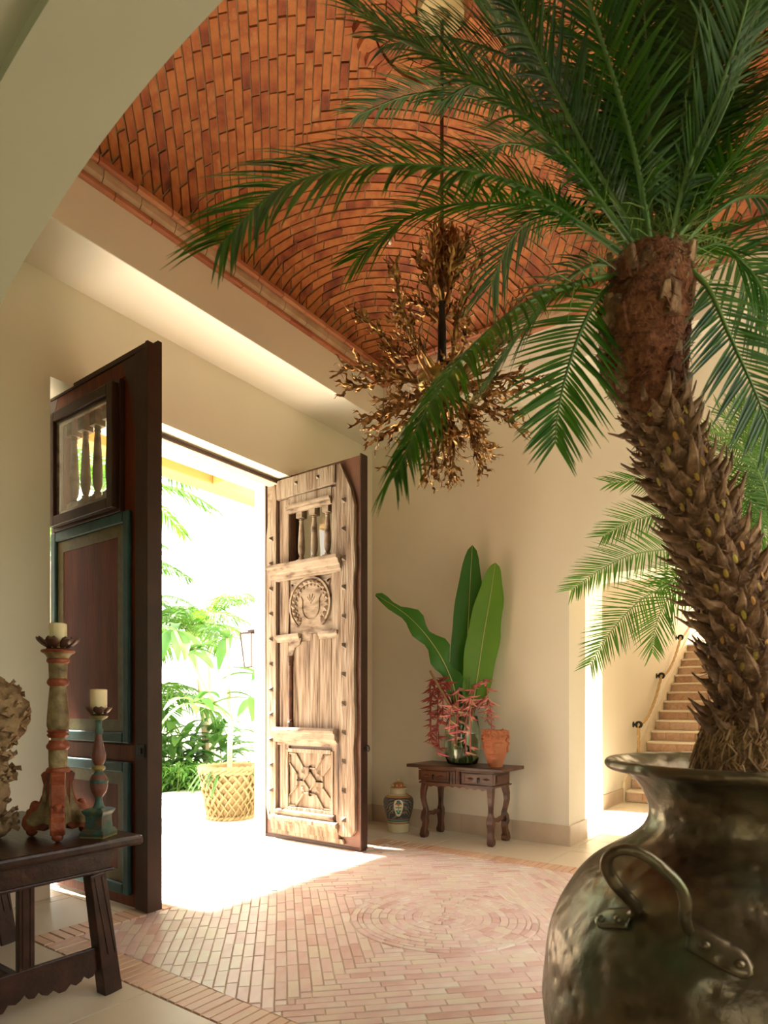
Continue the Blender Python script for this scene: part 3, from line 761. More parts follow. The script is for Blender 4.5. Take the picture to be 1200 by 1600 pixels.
for sx_ in (1, -1):
    for sz_ in (1, -1):
        c_ = (cu+.105*sx_, cw+.085*sz_)
        dp('diamond_boss', MB().add([D.p(c_[0]-.028,c_[1]-.03,.006),D.p(c_[0]+.028,c_[1]-.03,.006),D.p(c_[0]+.028,c_[1]+.03,.006),D.p(c_[0]-.028,c_[1]+.03,.006),D.p(c_[0],c_[1],.03)],[(0,1,4),(1,2,4),(2,3,4),(3,0,4),(3,2,1,0)]), 'oldwood2')
dp('base_moulding', D.prof(.20, 1.0, [(.265,0),(.265,.04),(.29,.055),(.315,.055),(.33,.03),(.33,0)]), 'oldwood2', bevel=.003)
dp('kick_board', D.prof(.12, 1.06, [(.10,0),(.10,.04),(.16,.045),(.20,.06),(.215,.085),(.25,.085),(.262,.05),(.262,0)]), 'oldwood', bevel=.003)
dp('kick_board', D.pts([(.115,.06),(1.12,.055),(1.10,.10),(.13,.10)], 0, .03), 'oldwood', bevel=.003)
def nail(u, w):
    r = .026
    dp('stud', MB().add([D.p(u-r,w-r,.040),D.p(u+r,w-r,.040),D.p(u+r,w+r,.040),D.p(u-r,w+r,.040),D.p(u,w,.075)],[(0,1,4),(1,2,4),(2,3,4),(3,0,4),(3,2,1,0)]), 'nail')
for k in range(12): nail(1.13, .30+k*.284)
for k in range(11): nail(.125, .52+k*.268)
nail(.50, 3.72); nail(.80, 3.72)
ho = MB().tube([D.p(HW+.012, 1.0, -.04), D.p(HW+.03, 1.0, -.04)], .012, 8)
ho.tube([D.p(HW+.05+.022*math.cos(a), 1.0+.028*math.sin(a), -.04) for a in [2*math.pi*i/14 for i in range(15)]], .008, 6, cap=False)
dp('pull_ring', ho, 'iron', smooth=True)
for z in (.4, 1.9, 3.4): dp('hinge', MB().lathe([(.014,0),(.014,.14)], D.p(-.012, z, -.04), 10), 'iron')

# ---- left leaf: red-brown inner face with glazed window
LXL = 2.53
d1 = thing('door_1', 'left door leaf standing open, dark red-brown inner face with teal mouldings', 'door', (LXL+.05, 5.09, 0), kind='structure')
E = Leaf(LXL, 5.09, d1)
def ep(name, mb, m='redwood', **k): return obj(name, mb, M[m], d1, **k)
V0, V1, W0, W1 = .20, .93, 2.86, 3.58      # window opening
bk = MB()
for a in ((0, V0, .02, HH), (V1, HW, .02, HH), (V0, V1, .02, W0), (V0, V1, W1, HH)): E.box(*a, -.085, 0, bk)
ep('core_panel', bk, 'redwood', bevel=.003)
ep('edge_plate', E.box(HW-.015, HW+.012, .02, HH+.015, -.092, .02), 'plate', bevel=.002)
ep('edge_plate', E.box(HW-.14, HW-.016, .02, HH+.0, 0, .014), 'plate', bevel=.002)
ep('edge_plate', E.box(HW-.10, HW+.012, HH+.015, HH+.05, -.092, -.06), 'plate', bevel=.002)
ep('top_plate', E.box(0, HW-.016, HH-.025, HH+.012, -.092, .016), 'plate', bevel=.002)
ep('corner_patch', E.pts([(HW-.30, HH-.03),(HW-.14,HH-.03),(HW-.14,3.32),(HW-.17,3.34),(HW-.185,3.48),(HW-.21,3.60),(HW-.27,3.72)], 0, .012), 'plate', bevel=.002)
ep('corner_patch', E.pts([(.0,HH-.03),(.13,HH-.03),(.10,3.74),(.06,3.70),(.04,3.60),(0,3.56)], 0, .012), 'plate', bevel=.002)
ep('top_rail', E.box(.05, HW-.16, 3.70, HH-.03, 0, .010), bevel=.003)
wf = MB()
fo, fi = .055, .0
for a in ((V0-.075, V0+.0, W0-.075, W1+.075), (V1, V1+.075, W0-.075, W1+.075), (V0, V1, W0-.075, W0), (V0, V1, W1, W1+.075)): E.box(*a, 0, .085, wf)
fr_ = ep('window_frame', wf, 'plate', bevel=.006)
wf2 = MB()
for a in ((V0-.10, V0-.075, W0-.10, W1+.10), (V1+.075, V1+.10, W0-.10, W1+.10), (V0-.075, V1+.075, W0-.10, W0-.075), (V0-.075, V1+.075, W1+.075, W1+.10)): E.box(*a, 0, .04, wf2)
obj('frame_moulding', wf2, M['plate'], fr_, bevel=.004)
obj('glass', E.box(V0, V1, W0, W1, .055, .060), M['glass'], fr_)
gb = MB()
for a in ((V0, V0+.03, W0, W1), (V1-.03, V1, W0, W1), (V0+.03, V1-.03, W0, W0+.03), (V0+.03, V1-.03, W1-.03, W1)): E.box(*a, .035, .054, gb)
obj('glazing_bead', gb, M['oldwood2'], fr_)
for u in (.30, .465, .63, .80): ep('baluster', baluster(E, u, W0, W1, -.03), 'oldwood2', auto=40)
def painted(w0, w1, u0=.045, u1=1.115):
    for nm, (a, b, c, d_) in (('teal_moulding', (u0, u0+.075, w0, w1)), ('teal_moulding', (u1-.075, u1, w0, w1)), ('teal_moulding', (u0+.076, u1-.076, w1-.075, w1)), ('teal_moulding', (u0+.076, u1-.076, w0, w0+.075))):
        ep(nm, E.box(a, b, c, d_, 0, .03), 'teal', bevel=.010)
    k = .078
    for (a, b, c, d_) in ((u0+k, u0+k+.085, w0+k, w1-k), (u1-k-.085, u1-k, w0+k, w1-k), (u0+k+.085, u1-k-.085, w1-k-.085, w1-k), (u0+k+.085, u1-k-.085, w0+k, w0+k+.085)):
        ep('olive_border', E.box(a, b, c, d_, 0, .008), 'olive')
    ep('inner_panel', E.box(u0+k+.087, u1-k-.087, w0+k+.087, w1-k-.087, 0, .006), 'redwood')
painted(1.15, 2.76); painted(.10, 1.02)
ep('middle_rail', E.box(.045, HW-.15, 1.03, 1.14, 0, .008), bevel=.003)
lk = MB()
E.box(HW-.10, HW-.015, 1.06, 1.15, .014, .026, lk); E.box(HW-.085, HW-.045, 1.085, 1.125, .026, .034, lk)
ep('lock_plate', lk, 'iron', bevel=.002)
# simplified outer face of the left leaf
for k in range(12): ep('stud', MB().add([E.p(1.13-.026,.3+k*.284-.026,-.085),E.p(1.13+.026,.3+k*.284-.026,-.085),E.p(1.13+.026,.3+k*.284+.026,-.085),E.p(1.13-.026,.3+k*.284+.026,-.085),E.p(1.13,.3+k*.284,-.115)],[(0,1,4),(1,2,4),(2,3,4),(3,0,4),(3,2,1,0)]), 'nail')
ep('outer_face', E.pts([(.05,.12),(1.24,.12),(1.24,2.7),(.05,2.7)], -.097, -.0851), 'oldwood', bevel=.004)
for z in (.4, 1.9, 3.4): ep('hinge', MB().lathe([(.014,0),(.014,.14)], E.p(-.012, z, -.04), 10), 'iron')

# door head track
tr = thing('trim_2', 'slim metal-edged head frame over the doorway', 'door frame', (3.7, 4.95, 3.80), kind='structure')
obj('head_frame', MB().box((2.66, 4.88, 3.775), (4.83, 5.02, 3.828)), M['base'], tr, bevel=.003)
obj('head_strip', MB().box((2.66, 4.868, 3.785), (4.83, 4.879, 3.815)), M['plate'], tr)
obj('closer_block', MB().box((3.05, 4.93, 3.735), (3.16, 4.97, 3.774)), M['iron'], tr, bevel=.003)

# ------------------------------------------------------------------ bench table on the left
tb = thing('side_table', 'dark wooden side table with splayed legs and scalloped stretcher at left edge', 'table', (1.34, 3.48, 0))
TX0, TX1, TY0, TY1 = .80, 1.88, 2.85, 4.12
def tp_(name, mb, **k): return obj(name, mb, M['tabwood'], tb, **k)
tp_('tabletop', MB().box((TX0, TY0, .712), (TX1, TY1, .76)), bevel=.014)
def apron_end(y):
    o = [(TX0+.10,.712),(TX1-.12,.712),(TX1-.125,.690),(TX1-.14,.68),(TX1-.135,.655),(TX1-.15,.64),(TX1-.145,.615),(TX0+.13,.615)]
    return MB().extrude(o, (0, y, 0), (1,0,0), (0,0,1), (0,1,0), .03)
tp_('apron', apron_end(TY0+.055), bevel=.003); tp_('apron', apron_end(TY1-.085), bevel=.003)
tp_('apron_bead', MB().box((TX0+.12, TY0+.045, .602), (TX1-.135, TY0+.095, .617)), bevel=.004)
tp_('apron', MB().box((TX1-.20, TY0+.10, .62), (TX1-.17, TY1-.10, .712)), bevel=.003)
for y in (TY0+.085, TY1-.085):
    for sx_ in (1, -1):
        xt = 1.34+sx_*.325; xb_ = 1.34+sx_*.405
        lg = MB().sweep([(xt, y, .60), (xb_, y, .0)], [(.036, .040), (.040, .046)])
        l_ = tp_('leg', lg, bevel=.005)
        for dx in (-.018, .018):
            obj('leg_fluting', MB().sweep([(xt+dx, y-.037, .585), (xb_+dx-.01*sx_, y-.041, .20)], [(.003, .004), (.003, .004)]), M['tabwood'], l_, bevel=.001)
    o = [(.96,.21),(1.72,.21),(1.74,.115),(1.70,.11),(1.69,.085),(1.67,.10),(1.655,.075),(1.63,.07),(1.61,.09),(1.595,.07),(1.57,.06),(1.545,.075),(1.52,.052),(1.49,.052),(1.465,.075),(1.44,.06),(1.415,.07),(1.40,.09),(1.38,.07),(1.355,.075),(1.34,.10),(1.325,.085),(1.30,.07),(1.27,.08),(1.25,.052),(1.20,.052),(1.17,.075),(1.14,.06),(1.11,.07),(1.09,.09),(1.07,.075),(1.04,.085),(1.02,.11),(.95,.115)]
    tp_('stretcher', MB().extrude(o, (0, y-.012, .03), (1,0,0), (0,0,1), (0,1,0), .024), bevel=.003)
    for xc in (1.345,):
        p_ = tp_('post', MB().box((xc-.034, y-.018, .24), (xc+.034, y+.018, .61)), bevel=.004)
        for dx in (-.016, .016): obj('post_fluting', MB().box((xc+dx-.003, y-.022, .25), (xc+dx+.003, y-.0182, .60)), M['tabwood'], p_)
tp_('long_stretcher', MB().box((1.32, TY0+.11, .14), (1.36, TY1-.11, .20)), bevel=.004)

# ------------------------------------------------------------------ candlesticks
def petals(c, r, z, n, mt, parent, up=.04, pw=.5, name='petal'):
    for k in range(n):
        a = 2*math.pi*k/n; mb = MB(); vs = []; fs = []
        rows = [(0.25,.0,.32),(.55,.006,.8),(.85,.022,1.0),(1.05,.036+up*.1,.75),(1.12,.042+up*.2,.35)]
        for (q, h, wv) in rows:
            for s_ in (-1, -.5, 0, .5, 1):
                ang = a + s_*wv*math.pi/n*.96
                vs.append(Vector(c)+Vector((r*q*math.cos(ang), r*q*math.sin(ang), z+h+.006*s_*s_)))
        for i in range(4):
            for j in range(4): b = i*5+j; fs.append((b, b+1, b+6, b+5))
        m2 = MB(); m2.add(vs, fs)
        o = obj(name, m2, M[mt], parent, smooth=True)
        so = o.modifiers.new('solid', 'SOLIDIFY'); so.thickness = .003
def L_(mb, prof, c, n=28): return mb.lathe(prof, c, n)

cs = thing('candlestick', 'tall red and cream painted wooden candlestick on a three-footed scrolled base', 'candlestick', (1.60, 3.15, .76))
c0 = Vector((1.60, 3.15, .76)); K = .00318
def zc(py): return (1303-py)*K
seg = [('redpaint', [(.052,zc(1203)),(.055,zc(1200)),(.050,zc(1196)),(.045,zc(1195))]),
 ('creampaint', [(.041,zc(1195.5)),(.043,zc(1180)),(.043,zc(1168))]),
 ('redpaint', [(.044,zc(1168)),(.052,zc(1165)),(.053,zc(1161)),(.044,zc(1157)),(.040,zc(1153))]),
 ('creampaint', [(.034,zc(1153.5)),(.032,zc(1150)),(.037,zc(1148))]),
 ('redpaint', [(.042,zc(1149)),(.051,zc(1145)),(.043,zc(1142)),(.051,zc(1139)),(.043,zc(1136))]),
 ('creampaint', [(.045,zc(1136.5)),(.051,zc(1130)),(.050,zc(1118)),(.042,zc(1085)),(.037,zc(1069))]),
 ('redpaint', [(.040,zc(1069)),(.050,zc(1065)),(.050,zc(1061)),(.041,zc(1057))]),
 ('creampaint', [(.040,zc(1057.5)),(.042,zc(1045)),(.043,zc(1034))]),
 ('redpaint', [(.044,zc(1034)),(.052,zc(1031)),(.050,zc(1027)),(.046,zc(1026))]),
 ('creampaint', [(.046,zc(1026.5)),(.056,zc(1021)),(.070,zc(1017))]),
 ('redpaint', [(.072,zc(1017.5)),(.078,zc(1015)),(.074,zc(1013)),(.03,zc(1012.5))])]
for m_, pr in seg: obj('turned_ring' if m_ == 'redpaint' else 'shaft_section', L_(MB(), pr, c0), M[m_], cs, auto=50)
obj('base_core', L_(MB(), [(.03,.05),(.062,.07),(.055,.14),(.042,.22),(.040,zc(1201))], c0, 9), M['creampaint'], cs, auto=30)
obj('drip_pan', L_(MB(), [(.03,zc(1013)),(.055,zc(1011.5)),(.05,zc(1010)),(.02,zc(1009.8))], c0), M['darktin'], cs, smooth=False)
petals(c0, .088, zc(1011), 8, 'darktin', cs)
for ang in (-118, 2, 122):
    a = R_(ang); ua = Vector((math.cos(a), math.sin(a), 0)); va = Vector((0,0,1)); na = Vector((-math.sin(a), math.cos(a), 0))
    o = [(.02,.06),(.02,.315),(.055,.325),(.072,.31),(.066,.285),(.058,.26),(.066,.21),(.085,.165),(.105,.155),(.112,.165),(.128,.16),(.130,.14),(.145,.135),(.148,.115),(.165,.095),(.172,.06),(.155,.032),(.12,.025),(.09,.035),(.055,.03)]
    obj('scroll_leg', MB().extrude(o, c0-na*.032, ua, va, na, .064), M['redpaint'], cs, bevel=.012)
    o2 = [(.04,.075),(.04,.28),(.05,.24),(.062,.18),(.09,.13),(.12,.115),(.14,.085),(.135,.06),(.10,.055)]
    for s_ in (-1, 1): obj('leg_inlay', MB().extrude(o2, c0+na*s_*.0325, ua, va, na*s_, .004), M['creampaint'], cs)
    obj('ball_foot', MB().ball(c0+ua*.135+Vector((0,0,.022)), .026, 14, .85), M['redpaint'], cs, smooth=True)
    obj('scroll_knob', MB().ball(c0+ua*.118+Vector((0,0,.155)), .022, 12), M['redpaint'], cs, smooth=True)
cd = obj('pillar_candle', L_(MB(), [(.0385,0),(.04,.004),(.04,.118),(.036,.122),(.012,.119)], c0+Vector((0,0,zc(1009.8))), 24), M['wax'], loc=c0+Vector((0,0,zc(1009.8))), auto=40)
tag(cd, 'ivory pillar candle on the tall red and cream candlestick', 'candle', 'ivory pillar candles')

cs2 = thing('candlestick', 'short turned candlestick in worn teal and plum paint on a square foot', 'candlestick', (1.725, 3.0, .76))
c1 = Vector((1.725, 3.0, .76)); K2 = .00316
def z2(py): return (1307-py)*K2
sq = lambda hw, z: [(-hw,-hw,z),(hw,-hw,z),(hw,hw,z),(-hw,hw,z)]
fb = MB(); lv = [(.055,0),(.062,.006),(.064,.02),(.056,.035),(.048,.04),(.044,.08),(.045,.105),(.056,.122),(.058,.132),(.035,.142)]
vs = []; fs = []; rot = Matrix.Rotation(R_(28), 3, 'Z')
for hw, z in lv: vs += [c1+rot@Vector(p) for p in sq(hw, z)]
for j in range(len(lv)-1):
    for i in range(4): k = (i+1) % 4; fs.append((j*4+i, j*4+k, (j+1)*4+k, (j+1)*4+i))
fs += [(3,2,1,0), tuple((len(lv)-1)*4+i for i in range(4))]
obj('square_foot', fb.add(vs, fs), M['tealpaint'], cs2, bevel=.003)
obj('foot_beading', MB().box((c1.x-.062,c1.y-.062,.76),(c1.x+.062,c1.y+.062,.766)).xf(Matrix.Translation(c1)@Matrix.Rotation(R_(28),4,'Z')@Matrix.Translation(-c1)), M['ochrepaint'], cs2)
for m_, pr in [('tealpaint', [(.036,z2(1264)),(.022,z2(1258)),(.017,z2(1248)),(.022,z2(1243))]),
  ('plumpaint', [(.022,z2(1244)),(.036,z2(1238)),(.043,z2(1227)),(.040,z2(1216)),(.030,z2(1210))]),
  ('tealpaint', [(.041,z2(1224)),(.0445,z2(1222)),(.0445,z2(1220)),(.041,z2(1218))]),
  ('tealpaint', [(.030,z2(1211)),(.020,z2(1207)),(.018,z2(1205))]),
  ('ochrepaint', [(.020,z2(1205)),(.032,z2(1201)),(.030,z2(1198)),(.016,z2(1195))]),
  ('plumpaint', [(.018,z2(1195.5)),(.031,z2(1188)),(.034,z2(1180)),(.026,z2(1168)),(.016,z2(1152)),(.014,z2(1146))]),
  ('tealpaint', [(.016,z2(1147)),(.022,z2(1141)),(.015,z2(1136)),(.014,z2(1128)),(.022,z2(1124))]),
  ('ochrepaint', [(.022,z2(1124.5)),(.040,z2(1121)),(.044,z2(1118)),(.02,z2(1117))])]:
    obj('turned_section', L_(MB(), pr, c1, 22), M[m_], cs2, auto=50)
petals(c1, .058, z2(1118), 6, 'darktin', cs2, up=.0)
obj('drip_pan', L_(MB(), [(.02,z2(1117)),(.045,z2(1115.5)),(.03,z2(1114.5)),(.01,z2(1114.5))], c1, 20), M['darktin'], cs2)
cz = z2(1114.5)
cd2 = obj('pillar_candle', L_(MB(), [(.0375,0),(.039,.004),(.039,.118),(.035,.121),(.012,.118)], c1+Vector((0,0,cz)), 24), M['wax'], loc=c1+Vector((0,0,cz)), auto=40)
tag(cd2, 'ivory pillar candle on the short teal and plum candlestick', 'candle', 'ivory pillar candles')

# brown coral-like ornament at the frame edge
oc = thing('coral_ornament', 'frilly brown coral-like ornament on the table at the left edge', 'ornament', (1.42, 3.36, .76))
c2 = Vector((1.385, 3.36, .76))
cm_ = MB()
def blob(c, r, sz, n=16, amp=.25):
    mb = MB().ball((0,0,0), r, n, sz)
    mb.v = [c + v*(1+amp*noise.noise((v+c)*28)+amp*.6*noise.noise((v+c)*60)) for v in mb.v]; return mb
obj('coral_head', blob(c2+Vector((0,0,.60)), .15, 1.15, 34), M['coral'], oc, smooth=True)
obj('coral_stem', blob(c2+Vector((-.02,0,.28)), .085, 3.1, 30, .3), M['coral'], oc, smooth=True)
obj('coral_base', blob(c2+Vector((-.02,0,.06)), .10, .62, 26, .15), M['coral'], oc, smooth=True)
rg = random.Random(9); fr_m = MB()
for k in range(260):
    a = rg.uniform(0, 6.28); zz = rg.uniform(.05, .76); rb = (.15*math.sqrt(max(.05, 1-((zz-.60)/.19)**2)) if zz > .44 else .085+.02*math.sin(zz*22))
    p = c2+Vector((rb*math.cos(a)-.01, rb*math.sin(a), zz)); d = Vector((math.cos(a), math.sin(a), rg.uniform(-.6, .9)))
    t = Vector((-math.sin(a), math.cos(a), rg.uniform(-.5, .5)))*rg.uniform(.012, .026)
    q = p+d*rg.uniform(.012, .032); fr_m.poly([p-t*.6+d*-.01, p+t*.6+d*-.01, p+Vector((0,0,.012))], [q-t, q+t, q+Vector((0,0,.02))])
obj('coral_frills', fr_m, M['coral'], oc, kind='stuff')

# ------------------------------------------------------------------ console table
co = thing('console_table', 'small carved dark wood console table with two drawers and wavy legs', 'table', (5.97, 3.25, 0))
QX0, QX1, QY0, QY1, QT = 5.70, 6.225, 2.70, 3.83, .79
def cp(name, mb, **k): return obj(name, mb, M['conwood'], co, **k)
cp('tabletop', MB().box((QX0, QY0, QT-.035), (QX1, QY1, QT)), bevel=.008)
cp('carcass', MB().box((QX0+.085, QY0+.14, .60), (QX1-.05, QY1-.14, QT-.035)), bevel=.003)
cp('top_moulding', MB().box((QX0+.06, QY0+.115, QT-.055), (QX1-.03, QY1-.115, QT-.0355)), bevel=.004)
cp('lower_moulding', MB().box((QX0+.065, QY0+.12, .585), (QX1-.04, QY1-.12, .605)), bevel=.004)
# scalloped lower apron
o = [(QY0+.17,.587)]; y = QY0+.17; W_ = QY1-QY0-.34
for i in range(61):
    t = i/60; o.append((QY0+.17+W_*t, .555+.012*abs(math.sin(t*math.pi*9))-.006*math.cos(t*math.pi*2)))
o.append((QY1-.17,.587))
cp('scalloped_apron', MB().extrude(o, (QX0+.078, 0, 0), (0,1,0), (0,0,1), (1,0,0), .018))
for yc in (3.0, 3.53):
    dr = cp('drawer', MB().box((QX0+.072, yc-.19, .615), (QX0+.086, yc+.19, .725)), bevel=.004)
    fr = MB()
    for a in ((yc-.165, yc+.165, .705, .715), (yc-.165, yc+.165, .628, .638), (yc-.165, yc-.155, .638, .705), (yc+.155, yc+.165, .638, .705)): fr.box((QX0+.066, a[0], a[2]), (QX0+.073, a[1], a[3]))
    obj('drawer_moulding', fr, M['conwood'], dr)
    for dy in (-.09, .09): obj('carved_lozenge', MB().add([(QX0+.072,yc+dy-.045,.67),(QX0+.072,yc+dy,.655),(QX0+.072,yc+dy+.045,.67),(QX0+.072,yc+dy,.685),(QX0+.062,yc+dy,.67)],[(0,1,4),(1,2,4),(2,3,4),(3,0,4)]), M['conwood'], dr)
    obj('iron_pull', MB().ball((QX0+.058, yc, .675), .012, 10).tube([(QX0+.056,yc,.67),(QX0+.05,yc,.65),(QX0+.056,yc,.632)], .006, 6), M['iron'], dr, smooth=True)
for yc in (3.265,): cp('centre_block', MB().box((QX0+.06, yc-.055, .60), (QX0+.086, yc+.055, .735)).box((QX0+.05, yc-.012, .60), (QX0+.062, yc+.012, .735)).box((QX0+.053, yc-.042, .605), (QX0+.062, yc-.026, .73)).box((QX0+.053, yc+.026, .605), (QX0+.062, yc+.042, .73)), bevel=.002)
cp('side_panel_moulding', MB().box((QX0+.15, QY0+.13, .63), (QX1-.12, QY0+.141, .71)), bevel=.004)
def wavy(x, y, sx_, sy_):
    # lyre-like leg: S curve in the x/y diagonal, thick at knee and scrolled foot
    prof = [(0,.74,.036),(0,.62,.036),(0,.57,.034),(.012,.50,.030),(.014,.43,.026),(.004,.36,.023),(-.006,.31,.024),(-.002,.27,.034),(.004,.21,.036),(-.004,.165,.030),(.0,.12,.028),(.008,.075,.032),(.012,.03,.034),(.010,.0,.026)]
    mb = MB().sweep([(x+sx_*dx*1.4, y+sy_*dx*.8, z) for dx, z, r in prof], [(r, r*.9) for dx, z, r in prof])
    l = cp('leg', mb, bevel=.006, auto=60)
    obj('foot_scroll', MB().lathe([(.01,-.031),(.038,-.030),(.038,.030),(.01,.031)], (0,0,0), 16).xf(Matrix.Translation((x-sx_*.005, y+sy_*.004, .041))@Matrix.Rotation(R_(90),4,'X')), M['conwood'], l, auto=40)
for x, sx_ in ((QX0+.105, -1), (QX1-.09, 1)):
    for y, sy_ in ((QY0+.175, -1), (QY1-.175, 1)): wavy(x, y, sx_, sy_)
for y in (QY0+.175, QY1-.175):
    o = [(QX0+.12,.20),(QX0+.18,.235),(QX0+.26,.22),(QX0+.34,.235),(QX1-.10,.20),(QX1-.10,.255),(QX0+.34,.275),(QX0+.26,.262),(QX0+.18,.275),(QX0+.12,.255)]
    cp('stretcher', MB().extrude(o, (0, y-.018, 0), (1,0,0), (0,0,1), (0,1,0), .036), bevel=.004)

# glass vase + stems
vc = Vector((5.95, 3.28, QT)); VS = 1.32
va = thing('glass_vase', 'green glass vase holding broad leaves and hanging heliconias', 'vase', vc)
obj('vase_body', MB().lathe([(r*1.2, z*1.5) for r, z in [(.08,.0),(.13,.01),(.155,.06),(.165,.14),(.155,.24),(.135,.34),(.128,.345),(.148,.24),(.157,.14),(.147,.065),(.12,.02),(.05,.012)]], vc, 36), M['vaseglass'], va, auto=60)
obj('vase_water', MB().lathe([(r*1.2, z*1.5) for r, z in [(.01,.0135),(.115,.022),(.143,.066),(.152,.14),(.146,.215),(.01,.215)]], vc, 30), M['vaseglass'], va, smooth=True)
stm = MB(); rg = random.Random(4)
for k in range(22):
    a = rg.uniform(0, 6.28); r = rg.uniform(.02, .11)
    stm.tube([vc+Vector((r*.9*math.cos(a), r*.9*math.sin(a), .03)), vc+Vector((-r*.5*math.cos(a), -r*.5*math.sin(a), .50))], .006, 5)
obj('cut_stems', stm, M['rachis'], va, kind='stuff')
# big leaves
def big_leaf(name, label, pts, wd, mt, wav=0, facing=Vector((-.75,-.62,.1)), fold=.08, group='broad green leaves in the glass vase'):
    pts = smooth_path([Vector(p) for p in pts], 30); n_ = len(pts)
    o = thing(name, label, 'leaf', pts[0], group)
    vs = []; fs = []; J = 6
    for i, p in enumerate(pts):
        t = (pts[min(i+1,n_-1)]-pts[max(i-1,0)]).normalized(); f = i/(n_-1)
        side = t.cross(facing).normalized(); nn = side.cross(t).normalized()
        g = max(0, (f-.28)/.72)
        wv = 0 if g <= 0 else wd*(math.sin(math.pi*min(1, g**.80))**.62 if g < .999 else .0)
        wv = max(wv, .004)
        for j in range(-J, J+1):
            s_ = j/J
            ed = abs(s_)**2*wav*math.sin(f*34+(0 if s_ > 0 else 1.9))*(.35 if g > 0 else 0)
            vs.append(p + side*s_*wv*(1+ed*1.2) + nn*(fold*abs(s_)*wv + ed*wd*1.3))
    c = 2*J+1
    for i in range(n_-1):
        for j in range(2*J): b = i*c+j; fs.append((b, b+1, b+c+1, b+c))
    obj('blade', MB().add(vs, fs), M[mt], o, smooth=True)
    obj('midrib', MB().tube([p-facing.normalized()*0.0+facing.normalized()*.004 for p in pts], [.009-.007*i/n_ for i in range(n_)], 6), M['midrib'], o, smooth=True)
    return o
def smooth_path(P_, n):
    out = []; m = len(P_)-1
    for i in range(n):
        f = i/(n-1)*m; k = min(int(f), m-1); t = f-k
        p0 = P_[max(k-1,0)]; p1 = P_[k]; p2 = P_[k+1]; p3 = P_[min(k+2,m)]
        out.append(.5*((2*p1)+(p2-p0)*t+(2*p0-5*p1+4*p2-p3)*t*t+(3*p1-p0-3*p2+p3)*t**3))
    return out
GRP = 'broad green leaves in the glass vase'
big_leaf('broad_leaf', 'tallest dark green paddle leaf standing upright in the vase on the console', [(5.96,3.30,.95),(5.98,3.30,1.25),(6.007,3.299,1.503),(6.031,3.265,2.12),(6.047,3.243,2.668),(6.063,3.221,3.134)], .175, 'bleaf', .06)
big_leaf('broad_leaf', 'bright green paddle leaf leaning right of the tallest leaf in the vase', [(5.95,3.26,.95),(5.98,3.22,1.3),(6.00,3.155,1.571),(6.03,3.08,2.11),(6.07,3.01,2.58),(6.10,2.97,2.92)], .175, 'bleaf2', .10)
big_leaf('broad_leaf', 'wavy-edged green leaf leaning far left out of the vase', [(5.94,3.27,.95),(5.90,3.30,1.3),(5.855,3.338,1.636),(5.752,3.48,2.008),(5.586,3.71,2.346),(5.376,4.0,2.589)], .105, 'bleaf', .9)
big_leaf('broad_leaf', 'short folded dark green leaf low at the left of the vase stems', [(5.95,3.29,.95),(5.975,3.343,1.434),(5.934,3.399,1.64),(5.90,3.45,1.86)], .06, 'bleaf', .1)
big_leaf('broad_leaf', 'narrow green leaf sliver low at the right of the vase stems', [(5.98,3.26,.95),(6.091,3.182,1.503),(6.143,3.11,1.90)], .02, 'bleaf', 0)
def bract(mb, p, d, l):
    d = d.normalized(); s_ = d.cross(Vector((0,0,1))).normalized(); u_ = s_.cross(d)
    pts = [p, p+d*l*.35+u_*l*.02, p+d*l*.7+u_*l*.05, p+d*l+u_*l*.14]; mb.tube(pts, [l*.13, l*.17, l*.10, l*.008], 6, flat=.55)
HEL = [('red', 'dark red', 'hanging furthest left over the table edge', [(5.971,3.349,1.297),(5.881,3.415,1.502),(5.773,3.508,1.692),(5.716,3.529,1.636),(5.684,3.517,1.366),(5.667,3.483,1.032)]),
 ('red', 'dark red', 'hanging at the left with brown-red bracts', [(5.929,3.349,1.298),(5.852,3.398,1.604),(5.784,3.436,1.704),(5.731,3.452,1.434),(5.71,3.424,.965)]),
 ('pink', 'pink', 'drooping low at the left side of the vase', [(5.929,3.349,1.264),(5.844,3.409,1.366),(5.776,3.447,1.366),(5.723,3.463,1.165),(5.703,3.435,.90)]),
 ('pink', 'pink and green', 'hanging in front of the middle of the vase', [(5.953,3.316,1.264),(5.9,3.332,1.468),(5.887,3.294,1.60),(5.80,3.245,1.43),(5.76,3.24,1.05)]),
 ('pink', 'pink', 'hanging just right of the vase middle', [(5.981,3.277,1.264),(6.0,3.195,1.434),(5.97,3.152,1.62),(5.82,3.158,1.299),(5.77,3.14,.90)]),
 ('pink', 'bright pink', 'arching out to the right beside the clay head', [(5.993,3.261,1.298),(6.031,3.151,1.57),(6.049,3.07,1.69),(6.043,3.03,1.50),(5.99,3.025,1.36)]),
 ('pink', 'pink and cream', 'short, tucked at the centre of the bunch', [(5.94,3.277,1.264),(5.90,3.234,1.42),(5.80,3.26,1.25),(5.75,3.27,1.0)])]
rg = random.Random(12)
